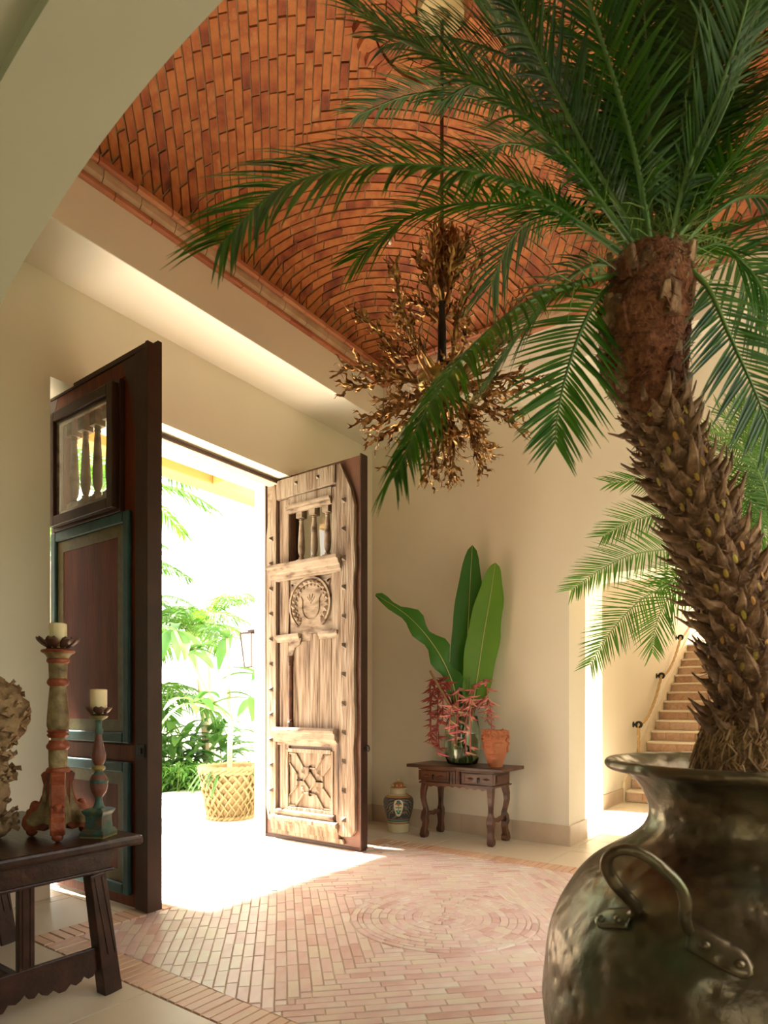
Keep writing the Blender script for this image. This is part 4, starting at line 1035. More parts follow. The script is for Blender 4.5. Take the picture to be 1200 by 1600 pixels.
for i_, (kind, colr, where, a_) in enumerate([('red', 'dull red', 'hanging behind the furthest-left stem', 2.5), ('red', 'rust red', 'arching high at the left of the bunch', 2.9), ('pink', 'rose pink', 'spreading left over the console edge', 3.3), ('pink', 'pale pink', 'hanging against the left flank of the vase', 3.9), ('pink', 'pink and yellow', 'hanging against the right flank of the vase', 4.9), ('pink', 'deep pink', 'short, just above the vase mouth on the right', 5.4)]):
    dx, dy = math.cos(a_), math.sin(a_); hh = (.40, .46, .22, .30, .30, .26)[i_]; rr = (.28, .22, .30, .24, .24, .2)[i_]; dn = (.50, .42, .30, .55, .50, .22)[i_]
    b0 = Vector((5.95+dx*.05, 3.28+dy*.05, 1.20)); HEL.append((kind, colr, where, [tuple(b0), tuple(b0+Vector((dx*rr*.4, dy*rr*.4, hh*.7))), tuple(b0+Vector((dx*rr*.85, dy*rr*.85, hh))), tuple(b0+Vector((dx*rr*1.08, dy*rr*1.08, hh-.12))), tuple(b0+Vector((dx*rr*1.12, dy*rr*1.12, hh-dn)))]))
for kind, colr, where, pts in HEL:
    o = thing('heliconia', f'{colr} heliconia {where}', 'flower', pts[0], 'hanging heliconias in the glass vase')
    P_ = smooth_path([Vector(p) for p in pts], 26)
    obj('stem', MB().tube(P_, .0065, 6), M['hstem' if kind == 'pink' else 'hred'], o, smooth=True)
    k = 0
    for i in range(10, 26, 1 if kind == 'red' else 2):
        a = (k % 2)*math.pi + rg.uniform(-.5, .5) + .3; k += 1
        d = Vector((math.cos(a+1.9+rg.uniform(-.7,.7)), math.sin(a+1.9+rg.uniform(-.7,.7)), rg.uniform(-1.1, .1))); mb = MB(); bract(mb, P_[i], d, rg.uniform(.10, .15) if kind == 'pink' else rg.uniform(.08, .14)); bract(mb, P_[i], d+Vector((.2, -.2, -.8)), .07)
        obj('bract', mb, M['hpink' if kind == 'pink' else 'hred'], o, smooth=True)
        if kind == 'pink' and k % 2 == 0:
            m2 = MB(); bract(m2, P_[i]+Vector((0,0,-.01)), d+Vector((0,0,-.6)), .06); obj('flower_tip', m2, M['midrib'], o, smooth=True)
sk = thing('dry_stem', 'cut brown stem slanting left out of the vase', 'stem', (5.9, 3.24, 1.05))
obj('stick', MB().tube([(5.93,3.27,1.0),(5.795,3.25,1.267),(5.542,3.429,1.773)], [.012,.013,.014], 8), M['brownstem'], sk, smooth=True)
for a, b, t_ in (((5.955,3.24,1.1),(5.91,3.17,1.72),'nearly upright in front of the bright leaf'), ((5.95,3.30,1.1),(5.86,3.40,1.80),'leaning left beside the wavy leaf'), ((5.96,3.25,1.1),(6.02,3.12,1.66),'leaning right above the pink heliconias')):
    s2 = thing('cut_stem', 'thin green cut stem '+t_, 'stem', a, 'thin cut stems in the vase'); obj('stick', MB().tube([a, b], .007, 6), M['rachis'], s2, smooth=True)

# ------------------------------------------------------------------ terracotta head planter
hc = Vector((5.93, 2.885, QT))
hd = thing('head_planter', 'terracotta planter shaped as a classical head with curly hair', 'planter', hc)
FA = math.atan2(-.30, -.95)
def face_r(a, z):
    """radius of the head at bearing a (0 = nose) and height z (0..0.37)"""
    t = z/.37
    base = .078+.068*math.sin(min(1, t/.78)*math.pi*.5)**1.1 - .010*max(0, t-.85)/.15
    ell = 1/math.sqrt((math.cos(a)/1.0)**2+(math.sin(a)/.88)**2)
    r = base*ell
    g = lambda x, s: math.exp(-(x/s)**2)
    r += .055*g(a, .15)*g(t-.49, .06)*1.0 + .034*g(a, .10)*g(t-.60, .08)      # nose
    r += .022*g(a, .28)*g(t-.39, .022) + .022*g(a, .24)*g(t-.335, .024) - .022*g(a, .34)*g(t-.362, .010)   # lips
    r += .016*g(a, .32)*g(t-.235, .07)                                           # chin
    for s_ in (-.42, .42):
        r -= .036*g(a-s_, .22)*g(t-.63, .05); r += .026*g(a-s_, .14)*g(t-.625, .026)   # sockets and lids
        r += .018*g(a-s_, .28)*g(t-.71, .022)                                         # brows
        r += .007*g(a-s_*1.3, .25)*g(t-.48, .09)                                      # cheeks
    return r
vs = []; fs = []; NA, NZ = 96, 60
for j in range(NZ+1):
    z = .37*j/NZ
    for i in range(NA):
        a = 2*math.pi*i/NA-math.pi; r = face_r(a, z); vs.append(hc+Vector((r*math.cos(a+FA), r*math.sin(a+FA), z)))
for j in range(NZ):
    for i in range(NA): k = (i+1) % NA; fs.append((j*NA+i, j*NA+k, (j+1)*NA+k, (j+1)*NA+i))
fs.append(tuple(range(NA-1, -1, -1)))
obj('head', MB().add(vs, fs), M['terra'], hd, smooth=True)
obj('planter_rim', MB().lathe([(.11,.355),(.138,.362),(.136,.374),(.118,.376),(.11,.33),(.02,.32)], hc, 40, cap=False), M['terra'], hd, auto=50)
cu_ = MB()
for k in range(150):
    a = rg.uniform(-math.pi, math.pi); z = rg.uniform(.30, .375) if abs(a) < 1.0 else rg.uniform(.16 if abs(a) > 1.5 else .27, .375)
    r = face_r(a, z)+.004; p = hc+Vector((r*math.cos(a+FA), r*math.sin(a+FA), z)); cu_.ball(p, rg.uniform(.012, .018), 7)
obj('curls', cu_, M['terra'], hd, smooth=True, kind='stuff')
for s_ in (-1, 1):
    a = s_*1.42; r = face_r(a, .20)+.002; p = hc+Vector((r*math.cos(a+FA), r*math.sin(a+FA), .205))
    obj('ear', MB().ball(p, .019, 10, 1.6), M['terra'], hd, smooth=True)

# ------------------------------------------------------------------ lidded ceramic jar
jc = Vector((5.90, 4.07, 0))
jr = thing('ceramic_jar', 'lidded painted ceramic jar with dark scale pattern and flower panel on the floor', 'jar', jc)
JM = bpy.data.materials['painted_glaze']
JB = [(.10,0),(.122,.004),(.124,.11),(.126,.12),(.150,.20),(.168,.28),(.172,.335),(.166,.37),(.150,.395),(.115,.415),(.098,.425),(.092,.43)]
obj('jar_body', MB().lathe(JB, jc, 48), JM, jr, auto=50)
obj('jar_neck', MB().lathe([(.086,.424),(.090,.43),(.090,.475),(.096,.482),(.085,.486)], jc, 36), M['jarcream'], jr, auto=50)
obj('lid', MB().lathe([(.096,.484),(.098,.49),(.080,.50),(.066,.535),(.045,.552),(.016,.558)], jc, 36), M['jarrust'], jr, auto=50)
obj('lid_band', MB().lathe([(.0985,.484),(.1005,.488),(.0985,.494)], jc, 36), M['jarcream'], jr, auto=50)
for k in range(9):
    a = 2*math.pi*k/9; obj('lid_petal', MB().ball(jc+Vector((.074*math.cos(a), .074*math.sin(a), .522)), .013, 8), M['jarcream'], jr, smooth=True)
obj('lid_knob', MB().lathe([(.014,.556),(.010,.565),(.022,.575),(.024,.583),(.016,.592),(.008,.600),(.002,.602)], jc, 20), M['jarcream'], jr, auto=50)
def jarpt(a, z, o=.0):
    r = 0
    for (r0, z0), (r1, z1) in zip(JB, JB[1:]):
        if z0 <= z <= z1: r = r0+(r1-r0)*(z-z0)/max(1e-6, z1-z0)
    r += o; return jc+Vector((r*math.cos(a), r*math.sin(a), z))
JA = math.atan2(-.57, -.82)
def patch(cen_a, cen_z, outline, off, n=1):
    q = [jarpt(cen_a+u/.16, cen_z+v, off) for u, v in outline]; c_ = jarpt(cen_a, cen_z, off+.0015)
    return MB().add(q+[c_], [(i, (i+1) % len(q), len(q)) for i in range(len(q))])
out = []
for i in range(36):
    t = 2*math.pi*i/36; v = .093*math.sin(t); wd_ = .046*(1+.28*v/.093)
    out.append((wd_*math.copysign(abs(math.cos(t))**.6, math.cos(t)), v))
obj('flower_panel', patch(JA, .285, out, .004), M['jarcream'], jr, smooth=True)
def dab(u, v, ru, rv, mt):
    q = [(u+ru*math.cos(t), v+rv*math.sin(t)) for t in [2*math.pi*i/10 for i in range(10)]]
    pts = [jarpt(JA+a/.16, .285+b, .0075) for a, b in q]; c_ = jarpt(JA+u/.16, .285+v, .009)
    obj('painted_petal', MB().add(pts+[c_], [(i, (i+1) % 10, 10) for i in range(10)]), M[mt], jr)
for u, v, ru, rv, mt in ((0,.065,.016,.010,'jargreen'),(-.022,.045,.014,.009,'jarrust'),(.022,.045,.014,.009,'jarrust'),(0,.035,.012,.010,'jarrust'),(-.018,.008,.016,.006,'jargreen'),(.018,.008,.016,.006,'jargreen'),(0,.0,.004,.03,'jargreen'),(-.016,-.028,.014,.008,'jargreen'),(.016,-.028,.014,.008,'jargreen'),(0,-.055,.018,.012,'jargreen'),(-.012,-.042,.008,.008,'jargreen'),(.012,-.042,.008,.008,'jargreen')): dab(u, v, ru, rv, mt)

# ------------------------------------------------------------------ big bronze pot
pc = Vector((2.286, .253, 0))
def bronze_pot(c, label, K=1.0, handles=True):
    p_ = thing('bronze_pot', label, 'pot', c)
    prof = [(.30,0),(.345,.01),(.40,.05),(.52,.15),(.592,.28),(.618,.42),(.612,.53),(.598,.644),(.575,.715),(.542,.78),(.505,.838),(.46,.886),(.405,.925),(.350,.960),(.305,.998),(.284,1.035),(.279,1.07),(.290,1.11),(.312,1.15),(.345,1.183),(.380,1.195),(.402,1.198),(.414,1.207),(.417,1.218),(.410,1.229),(.396,1.232),(.372,1.226),(.335,1.20),(.300,1.15),(.272,1.09),(.265,1.05),(.27,1.02),(.02,1.02)]
    prof = [(r*K, z*K) for r, z in prof]
    # smooth the profile
    pp = smooth_path([Vector((r, 0, z)) for r, z in prof], 150)
    b = obj('pot_body', MB().lathe([(max(.001, v.x), v.z) for v in pp], c, 96), M['bronze'], p_, smooth=True)
    obj('soil', MB().lathe([(.26*K,1.065*K),(.15*K,1.085*K),(.01,1.09*K)], c, 36, cap=False), M['soil'], p_, smooth=True)
    return p_, pp
pot, pprof = bronze_pot(pc, 'huge hammered bronze pot with strap handles in the right foreground')
def potr(z):
    best = 0
    for a, b in zip(pprof, pprof[1:]):
        if a.z <= z <= b.z and b.z > a.z and z < 1.0: best = a.x+(b.x-a.x)*(z-a.z)/(b.z-a.z)
    return best
def strap_handle(points, parent):
    P_ = smooth_path([Vector(p) for p in points], 60)
    obj('handle', MB().tube(P_, [.017]*60, 12, flat=.8), M['bronze'], parent, smooth=True)
def foot_plate(a0, z0, a1, z1, wd, parent):
    """riveted plate lying on the body between two (bearing, height) points"""
    mb = MB(); n_ = 12; vs = []; fs = []; J = 6
    for i in range(n_+1):
        t = i/n_; a = a0+(a1-a0)*t; z = z0+(z1-z0)*t
        w_ = wd*(1 if .0 < t < .75 else math.sqrt(max(.05, 1-((t-.75)/.25)**2)) if t >= .75 else 1)
        d_ = Vector((a1-a0)*.5 if True else 0 for _ in range(1)) if False else None
        for j in range(-J, J+1):
            s_ = j/J; zz = z+s_*w_*.5; r = potr(zz)+.006+.008*(1-s_**4)
            vs.append(pc+Vector((r*math.cos(a), r*math.sin(a), zz)))
    c = 2*J+1
    for i in range(n_):
        for j in range(2*J): b = i*c+j; fs.append((b, b+1, b+c+1, b+c))
    pl_ = obj('handle_plate', mb.add(vs, fs), M['bronze'], parent, smooth=True)
    m_ = pl_.modifiers.new('s', 'SOLIDIFY'); m_.thickness = .008; m_.offset = 0
    for t in (.30, .82):
        a = a0+(a1-a0)*t; z = z0+(z1-z0)*t; r = potr(z)+.014
        obj('rivet', MB().ball(pc+Vector((r*math.cos(a), r*math.sin(a), z)), .014, 12, .8), M['bronze'], pl_, smooth=True)
hp = [(1.831,.515,.800),(1.824,.480,.822),(1.800,.455,.850),(1.761,.467,.889),(1.704,.485,.937),(1.66,.495,.99),(1.641,.479,1.027),(1.638,.44,1.045),(1.644,.389,1.032),(1.666,.333,.981),(1.693,.314,.927),(1.73,.322,.871),(1.772,.318,.825),(1.782,.295,.808)]
strap_handle(hp, pot)
foot_plate(math.atan2(.21, -.46), .822, math.atan2(.315, -.43), .79, .05, pot)
foot_plate(math.atan2(.065, -.50), .822, math.atan2(-.075, -.53)+2*math.pi, .775, .06, pot)
mirror = [Vector((2*pc.x-p[0], 2*pc.y-p[1], p[2])) for p in hp]; strap_handle(mirror, pot)
foot_plate(math.atan2(-.21, .46), .822, math.atan2(-.315, .43), .79, .05, pot)
foot_plate(math.atan2(-.065, .50), .822, math.atan2(.075, .53), .775, .06, pot)

# ------------------------------------------------------------------ palms
def frond(path, parent, rng, face=.2, ll=.24, lw=.0065, mt='leaf', mr='rachis', gap=.0155, start=.16, rad=.010, droop=.30, vee=.25, spines=True):
    P_ = smooth_path([Vector(p) for p in path], 60)
    ln = [0]
    for a, b in zip(P_, P_[1:]): ln.append(ln[-1]+(b-a).length)
    T = ln[-1]
    f = obj('frond', MB().tube(P_, [rad*(1-.85*l/T)+.001 for l in ln], 7, flat=.75), M[mr], parent, smooth=True)
    mb = MB(); s = start*T; i = 0; k = 0
    up0 = (Vector((0,0,1))*(1-face)-FW*face).normalized()
    while s < T:
        while i < 58 and ln[i+1] < s: i += 1
        t_ = (s-ln[i])/max(1e-6, ln[i+1]-ln[i]); p = P_[i].lerp(P_[i+1], min(1, t_)); tg = (P_[min(i+2,59)]-P_[max(i-1,0)]).normalized()
        f_ = max(0, (s/T-start)/(1-start))
        side = tg.cross(up0)
        if side.length < .15: side = tg.cross(Vector((.5,.8,0)))
        side.normalize(); nn = side.cross(tg).normalized()
        if nn.dot(up0) < 0: nn = -nn
        prof = min(1, .45+2.2*f_)*(1-.50*max(0, f_-.6)/.4)
        for sg_ in (-1, 1):
            L_n = ll*prof*rng.uniform(.88, 1.08); ang = R_(64-34*f_**1.5+rng.uniform(-5, 5))
            d = (tg*math.cos(ang)+side*sg_*math.sin(ang)+nn*(vee+rng.uniform(-.06, .10))).normalized()
            wv = tg.cross(d); 
            if wv.length < .05: wv = nn.cross(d)
            wdir = d.cross(nn).normalized(); dr = droop*rng.uniform(.5, 1.4)
            pts = []
            for q in range(5):
                u = q/4; pts.append(p + d*L_n*u - Vector((0,0,1))*dr*L_n*u*u)
            ws = [.55, 1, .85, .55, .06]; base = []
            for q in range(5):
                base += [pts[q]-wdir*lw*ws[q]+nn*lw*.5*ws[q], pts[q], pts[q]+wdir*lw*ws[q]+nn*lw*.5*ws[q]]
            fs_ = []
            for q in range(4): b = q*3; fs_ += [(b, b+1, b+4, b+3), (b+1, b+2, b+5, b+4)]
            mb.add(base, fs_)
        s += gap*rng.uniform(.85, 1.15)
    off = root_loc(f)
    me = bpy.data.meshes.new('leaflets'); me.from_pydata([v-off for v in mb.v], [], mb.f); me.polygons.foreach_set('use_smooth', [True]*len(me.polygons)); me.materials.append(M[mt])
    o = bpy.data.objects.new('leaflets', me); COL.objects.link(o); o.parent = f; o['kind'] = 'stuff'
    if spines:
        sp_ = MB()
        for q in range(12):
            i = rng.randint(2, 13); p = P_[i]; tg = (P_[i+1]-P_[i]).normalized(); sd_ = tg.cross(Vector((rng.uniform(-1,1), rng.uniform(-1,1), .3))).normalized()
            sp_.tube([p, p+(tg*.6+sd_)*rng.uniform(.03,.07), p+(tg*.6+sd_)*rng.uniform(.08,.12)+Vector((0,0,-.01))], [.002,.0015,.0004], 4)
        obj('spines', sp_, M['rachis2'], f, kind='stuff')
    return f

def palm_trunk(path, rads, parent, rng, stubs, stub_range, fib=None, c=None):
    P_ = smooth_path([Vector(p) for p in path], 90); m = len(rads)-1
    def rad(f): x = f*m; k = min(int(x), m-1); return rads[k]+(rads[k+1]-rads[k])*(x-k)
    mb = MB().tube(P_, [rad(i/89) for i in range(90)], 40)
    nv = len(mb.v)
    for i in range(nv):
        v = mb.v[i]; ax = P_[i//40]; d = (v-ax)
        mb.v[i] = ax + d*(1+.10*noise.noise(v*22)+.06*noise.noise(v*60))
    obj('trunk', mb, M['trunk'], parent, smooth=True)
    # stub meshes, shared
    metas = []
    for k in range(5):
        sm = MB(); L0 = .040+.008*k; w_ = .017+.004*(k % 3)
        secs = [(0,-.02,w_,.020),(.35,.002,w_*.85,.015),(.7,.018,w_*.55,.010),(1,.042+.004*k,w_*.16,.004)]
        vs = []; fs = []
        for u, h, a, b in secs:
            for q in range(7):
                an = 2*math.pi*q/7; vs.append(Vector((u*L0, a*math.cos(an)*(1+.2*rng.uniform(-1,1)), h+b*math.sin(an)*(1+.3*rng.uniform(-1,1)))))
        for j in range(3):
            for q in range(7): r = (q+1) % 7; fs.append((j*7+q, j*7+r, (j+1)*7+r, (j+1)*7+q))
        fs.append(tuple(21+q for q in range(7)))
        me = bpy.data.meshes.new('leaf_stub'); me.from_pydata(sm.add(vs, fs).v, [], sm.f); me.materials.append(M['stub']); metas.append(me)
    sme = bpy.data.meshes.new('leaf_scar'); n_ = 8
    sme.from_pydata([(math.cos(2*math.pi*q/n_)*.0, .007*math.cos(2*math.pi*q/n_), .015*math.sin(2*math.pi*q/n_)) for q in range(n_)]+[(.003,0,0)], [], [(q, (q+1) % n_, n_) for q in range(n_)]); sme.materials.append(M['stubscar'])
    off = root_loc(parent); ga = 2.39996
    for k in range(stubs):
        f = stub_range[0]+(stub_range[1]-stub_range[0])*k/stubs; i = min(88, int(f*89)); p = P_[i].lerp(P_[i+1], f*89-i)
        tg = (P_[min(i+2,89)]-P_[max(i-2,0)]).normalized(); a = k*ga
        x = tg.orthogonal().normalized(); x = Vector((1,0,0)); x = (x-tg*x.dot(tg)).normalized(); y = tg.cross(x); rd = x*math.cos(a)+y*math.sin(a); tn = tg.cross(rd)
        o = bpy.data.objects.new('leaf_stub', metas[k % 5]); COL.objects.link(o); o.parent = parent
        mt = Matrix((rd, tn, tg)).transposed().to_4x4(); sc_ = rng.uniform(.8, 1.15)*rad(f)/.085
        o.matrix_local = Matrix.Translation(p+rd*rad(f)*.86-off) @ mt @ Matrix.Rotation(rng.uniform(-.35,.35), 4, 'X') @ Matrix.Rotation(rng.uniform(-.2,.35), 4, 'Y') @ Matrix.Diagonal((sc_, sc_, sc_, 1))
        if k % 2 == 0 and f > .2:
            o = bpy.data.objects.new('leaf_scar', sme); COL.objects.link(o); o.parent = parent
            rd2 = x*math.cos(a+.35)+y*math.sin(a+.35); mt = Matrix((rd2, tg.cross(rd2), tg)).transposed().to_4x4()
            o.matrix_local = Matrix.Translation(p+rd2*(rad(f)*1.09)-off) @ mt
    return P_, rad

pr_ = random.Random(21)
palm = thing('palm_tree', 'large date palm with leaning spiky trunk growing from the big bronze pot', 'palm', (2.292, .245, 1.09))
TP = [(2.292,.245,1.095),(2.294,.242,1.25),(2.294,.242,1.41),(2.282,.258,1.612),(2.244,.31,1.813),(2.203,.368,2.015),(2.152,.438,2.217),(2.11,.497,2.398),(2.099,.511,2.499),(2.105,.503,2.66),(2.114,.49,2.80)]
TR = [.12,.115,.098,.098,.098,.092,.084,.080,.092,.118,.112]
P_, rad = palm_trunk(TP, TR, palm, pr_, 290, (.14, .68))
tfm = MB()
for k in range(1500):
    f = pr_.uniform(.12, .68); i = min(88, int(f*89)); ax = P_[i]; tg = (P_[i+1]-P_[i]).normalized(); x = (Vector((1,0,0))-tg*tg.x).normalized(); y = tg.cross(x); a = pr_.uniform(0, 6.28)
    rd_ = x*math.cos(a)+y*math.sin(a); tn = tg.cross(rd_); p = ax+rd_*rad(f)*pr_.uniform(.98, 1.10); dr_ = tn*pr_.uniform(-1, 1)+tg*pr_.uniform(-.3, .9); L0 = pr_.uniform(.02, .06)
    tfm.tube([p, p+dr_*L0*.5+rd_*L0*.2, p+dr_*L0+rd_*L0*pr_.uniform(0, .6)], [.0028,.002,.0006], 3, cap=False)
obj('bark_fibres', tfm, M['stub'], palm, kind='stuff')
# fibrous sheath below the crown
sh = [P_[i] for i in range(57, 90)]; NS_ = len(sh)
def shr(i): t = i/(NS_-1); return .082+.040*math.sin(min(1, t/.62)*math.pi/2)-.016*max(0, t-.75)/.25
mb = MB().tube(sh, [shr(i) for i in range(NS_)], 36)
for i in range(len(mb.v)):
    v = mb.v[i]; ax = sh[min(NS_-1, i//36)]; mb.v[i] = ax+(v-ax)*(1+.16*noise.noise(v*16)+.10*noise.noise(v*45))
obj('fibre_sheath', mb, M['fibre'], palm, smooth=True)
fm = MB()
for k in range(1500):
    i = pr_.randint(0, NS_-2); a = pr_.uniform(0, 6.28); ax = sh[i]; r = shr(i)*pr_.uniform(.94, 1.12)
    p = ax+Vector((r*math.cos(a), r*math.sin(a), pr_.uniform(-.015, .015)))
    tn = Vector((-math.sin(a), math.cos(a), 0))*pr_.uniform(-1, 1)+Vector((0,0,1))*pr_.uniform(-.6, .8); rd = Vector((math.cos(a), math.sin(a), 0)); L0 = pr_.uniform(.02, .07)
    fm.tube([p, p+tn*L0*.5+rd*L0*.12, p+tn*L0+rd*L0*pr_.uniform(-.1, .35)], [.0022,.0018,.0005], 3, cap=False)
obj('fibre_strands', fm, M['fibre'], palm, kind='stuff')
# old boot scales in the sheath
for k in range(34):
    i = pr_.randint(1, NS_-3); a = pr_.uniform(0, 6.28); ax = sh[i]; r = shr(i)*1.0; rd = Vector((math.cos(a), math.sin(a), 0)); tn = Vector((-math.sin(a), math.cos(a), 0))
    p = ax+rd*r; w_ = pr_.uniform(.018, .032); h_ = pr_.uniform(.05, .10)
    obj('boot_scale', MB().poly([p-tn*w_-rd*.01, p+tn*w_-rd*.01, p+tn*w_*.6+Vector((0,0,h_))+rd*.006, p-tn*w_*.5+Vector((0,0,h_*.9))+rd*.01], [p-tn*w_*.8+rd*.014, p+tn*w_*.8+rd*.014, p+tn*w_*.4+Vector((0,0,h_*.95))+rd*.024, p-tn*w_*.4+Vector((0,0,h_*.85))+rd*.024]), M['stub' if k % 2 else 'fibre'], palm, bevel=.004)
# root ball
rb = MB().lathe([(.16,-.02),(.155,.04),(.125,.14),(.105,.22),(.09,.29)], (2.292,.245,1.10), 30)
for i in range(len(rb.v)): v = rb.v[i]; rb.v[i] = v+Vector((v.x-2.292, v.y-.245, 0))*.2*noise.noise(v*24)
obj('root_ball', rb, M['root'], palm, smooth=True)
rm = MB()
for k in range(1300):
    a = pr_.uniform(0, 6.28); z = 1.09+pr_.uniform(.0, .30); r = .17-.075*(z-1.09)/.30+pr_.uniform(-.005, .02)
    p = Vector((2.292+r*math.cos(a), .245+r*math.sin(a), z)); dn = Vector((math.cos(a)*.35, math.sin(a)*.35, -1)); tn = Vector((-math.sin(a), math.cos(a), 0))
    L0 = pr_.uniform(.04, .12); w1 = pr_.uniform(-.6, .6)
    q = [p, p+dn*L0*.35+tn*w1*L0*.4, p+dn*L0*.7+tn*pr_.uniform(-.4,.4)*L0, p+dn*L0+tn*w1*L0*.5]
    for v in q: v.z = max(v.z, 1.092)
    rr_ = pr_.uniform(.0014, .0048); rm.tube(q, [rr_, rr_, rr_*.8, rr_*.3], 4, cap=False)
obj('roots', rm, M['root'], palm, kind='stuff')
FR1 = [
[(2.1,.51,2.81),(1.95,.6,2.94),(1.82,.67,3.03),(1.67,.76,3.1),(1.51,.87,3.15),(1.34,.99,3.19),(1.19,1.08,3.25)],
[(2.09,.53,2.8),(1.91,.66,2.88),(1.73,.79,2.94),(1.54,.94,2.93),(1.36,1.07,2.87),(1.19,1.2,2.76),(1.05,1.27,2.56)],
[(2.13,.55,2.83),(2.1,.66,2.95),(2.07,.78,3.06),(2.02,.92,3.12),(1.96,1.08,3.16),(1.89,1.24,3.15),(1.81,1.42,3.03)],
[(2.08,.54,2.77),(1.88,.65,2.67),(1.68,.75,2.53),(1.51,.82,2.35),(1.36,.85,2.15),(1.23,.86,1.94)],
[(2.07,.55,2.77),(2.0,.62,2.68),(1.94,.66,2.55),(1.9,.69,2.41),(1.86,.7,2.28),(1.84,.7,2.19)],
[(2.12,.4,2.76),(2.12,.33,2.66),(2.12,.27,2.49),(2.12,.21,2.32),(2.11,.15,2.13)],
[(2.11,.49,2.83),(1.96,.49,2.98),(1.79,.51,3.12),(1.62,.53,3.21),(1.46,.54,3.24)],
[(2.14,.45,2.83),(2.07,.38,3.0),(2.01,.29,3.13),(1.94,.22,3.24),(1.85,.17,3.33)],
[(2.13,.5,2.83),(2.25,.53,3.27),(2.35,.56,3.66),(2.41,.6,4.15)],
[(2.11,.5,2.83),(2.07,.59,3.06),(2.01,.7,3.3),(1.92,.85,3.51),(1.86,.98,3.72),(1.83,1.06,3.93)],
[(2.14,.45,2.83),(2.14,.34,2.95),(2.14,.23,3.07),(2.15,.1,3.11)],
[(2.14,.48,2.83),(2.31,.45,3.3),(2.38,.41,3.68),(2.45,.37,4.05)],
[(2.16,.44,2.82),(2.22,.34,2.94),(2.29,.25,3.01),(2.36,.14,2.98),(2.44,.05,2.86)],
[(2.17,.45,2.80),(2.33,.34,2.92),(2.44,.26,2.87),(2.53,.19,2.74),(2.61,.15,2.56)],
[(2.14,.52,2.84),(2.27,.69,3.2),(2.31,.9,3.49),(2.34,1.12,3.66),(2.39,1.3,3.65)],
[(2.14,.53,2.83),(2.24,.71,3.12),(2.26,.88,3.24),(2.3,1.05,3.23),(2.36,1.17,3.12)],
[(2.13,.55,2.80),(2.16,.68,2.9),(2.13,.8,2.85),(2.12,.92,2.75),(2.09,1.03,2.59)],
[(2.12,.52,2.84),(2.24,.71,3.39),(2.22,.94,3.76),(2.15,1.25,4.01),(2.11,1.52,4.11)],
[(2.16,.48,2.83),(2.47,.4,3.37),(2.76,.23,3.73),(3.06,.04,3.96)],
[(2.15,.50,2.84),(2.54,.53,3.61),(2.7,.67,4.23),(2.81,.89,4.74)],
[(2.15,.49,2.84),(2.54,.41,3.59),(2.82,.28,4.13),(3.09,.17,4.53)],
[(2.1,.51,2.84),(1.88,.65,3.13),(1.67,.76,3.41),(1.54,.77,3.47)],
[(2.14,.51,2.84),(2.52,.67,3.62),(2.6,.95,4.21),(2.66,1.27,4.75)],
[(2.16,.48,2.83),(2.58,.35,3.36),(2.9,.18,3.54),(3.18,.04,3.56)],
]
rj = random.Random(5)
for k in (8, 11, 14, 17, 18, 19, 20, 22, 23, 9, 12, 7):
    fp = FR1[k]; o_ = Vector((rj.uniform(-.25,.25), rj.uniform(-.25,.25), rj.uniform(-.15,.15))); FR1.append([tuple(Vector(p)+o_*(i/(len(fp)-1))) for i, p in enumerate(fp)])
for k, fp in enumerate(FR1):
    back = k in (14,15,17,18,19,20,22,23) or k > 23; narrow = k == 3
    hang = k in (4, 5, 13); frond(fp, palm, pr_, face=.75 if hang else (.0 if narrow else .6 if k in (0,1,2) else .35 if k in (6,7,10) else .2), ll=.15 if narrow else .31 if k in (0,1) else .22 if hang else .27 if not back else .31, lw=.0056 if not back else .0050, vee=.15 if k not in (3,4,5) else .05, droop=.10 if hang else .6 if narrow else .22, gap=.0145)
# second palm
potB, _ = bronze_pot(Vector((4.90, .42, 0)), 'second bronze pot standing behind the first, mostly hidden', .80)
palm2 = thing('palm_tree', 'smaller bright green palm behind the first, at the right edge', 'palm', (4.90, .42, .90))
pr2 = random.Random(8)
palm_trunk([(4.90,.42,.86),(4.91,.41,1.2),(4.92,.40,1.6),(4.90,.39,2.0),(4.90,.40,2.32)], [.10,.09,.085,.09,.10], palm2, pr2, 90, (.1, .85))
fm = MB()
for k in range(400):
    a = pr2.uniform(0, 6.28); z = pr2.uniform(2.02, 2.36); r = .10*pr2.uniform(.9, 1.15); p = Vector((4.90+r*math.cos(a), .40+r*math.sin(a), z))
    tn = Vector((-math.sin(a), math.cos(a), 0))*pr2.uniform(-1, 1)+Vector((0,0,1))*pr2.uniform(-.6, .8); fm.tube([p, p+tn*.03, p+tn*.06+Vector((math.cos(a), math.sin(a), 0))*.02], [.003,.002,.0006], 3, cap=False)
obj('fibre_strands', fm, M['fibre'], palm2, kind='stuff')
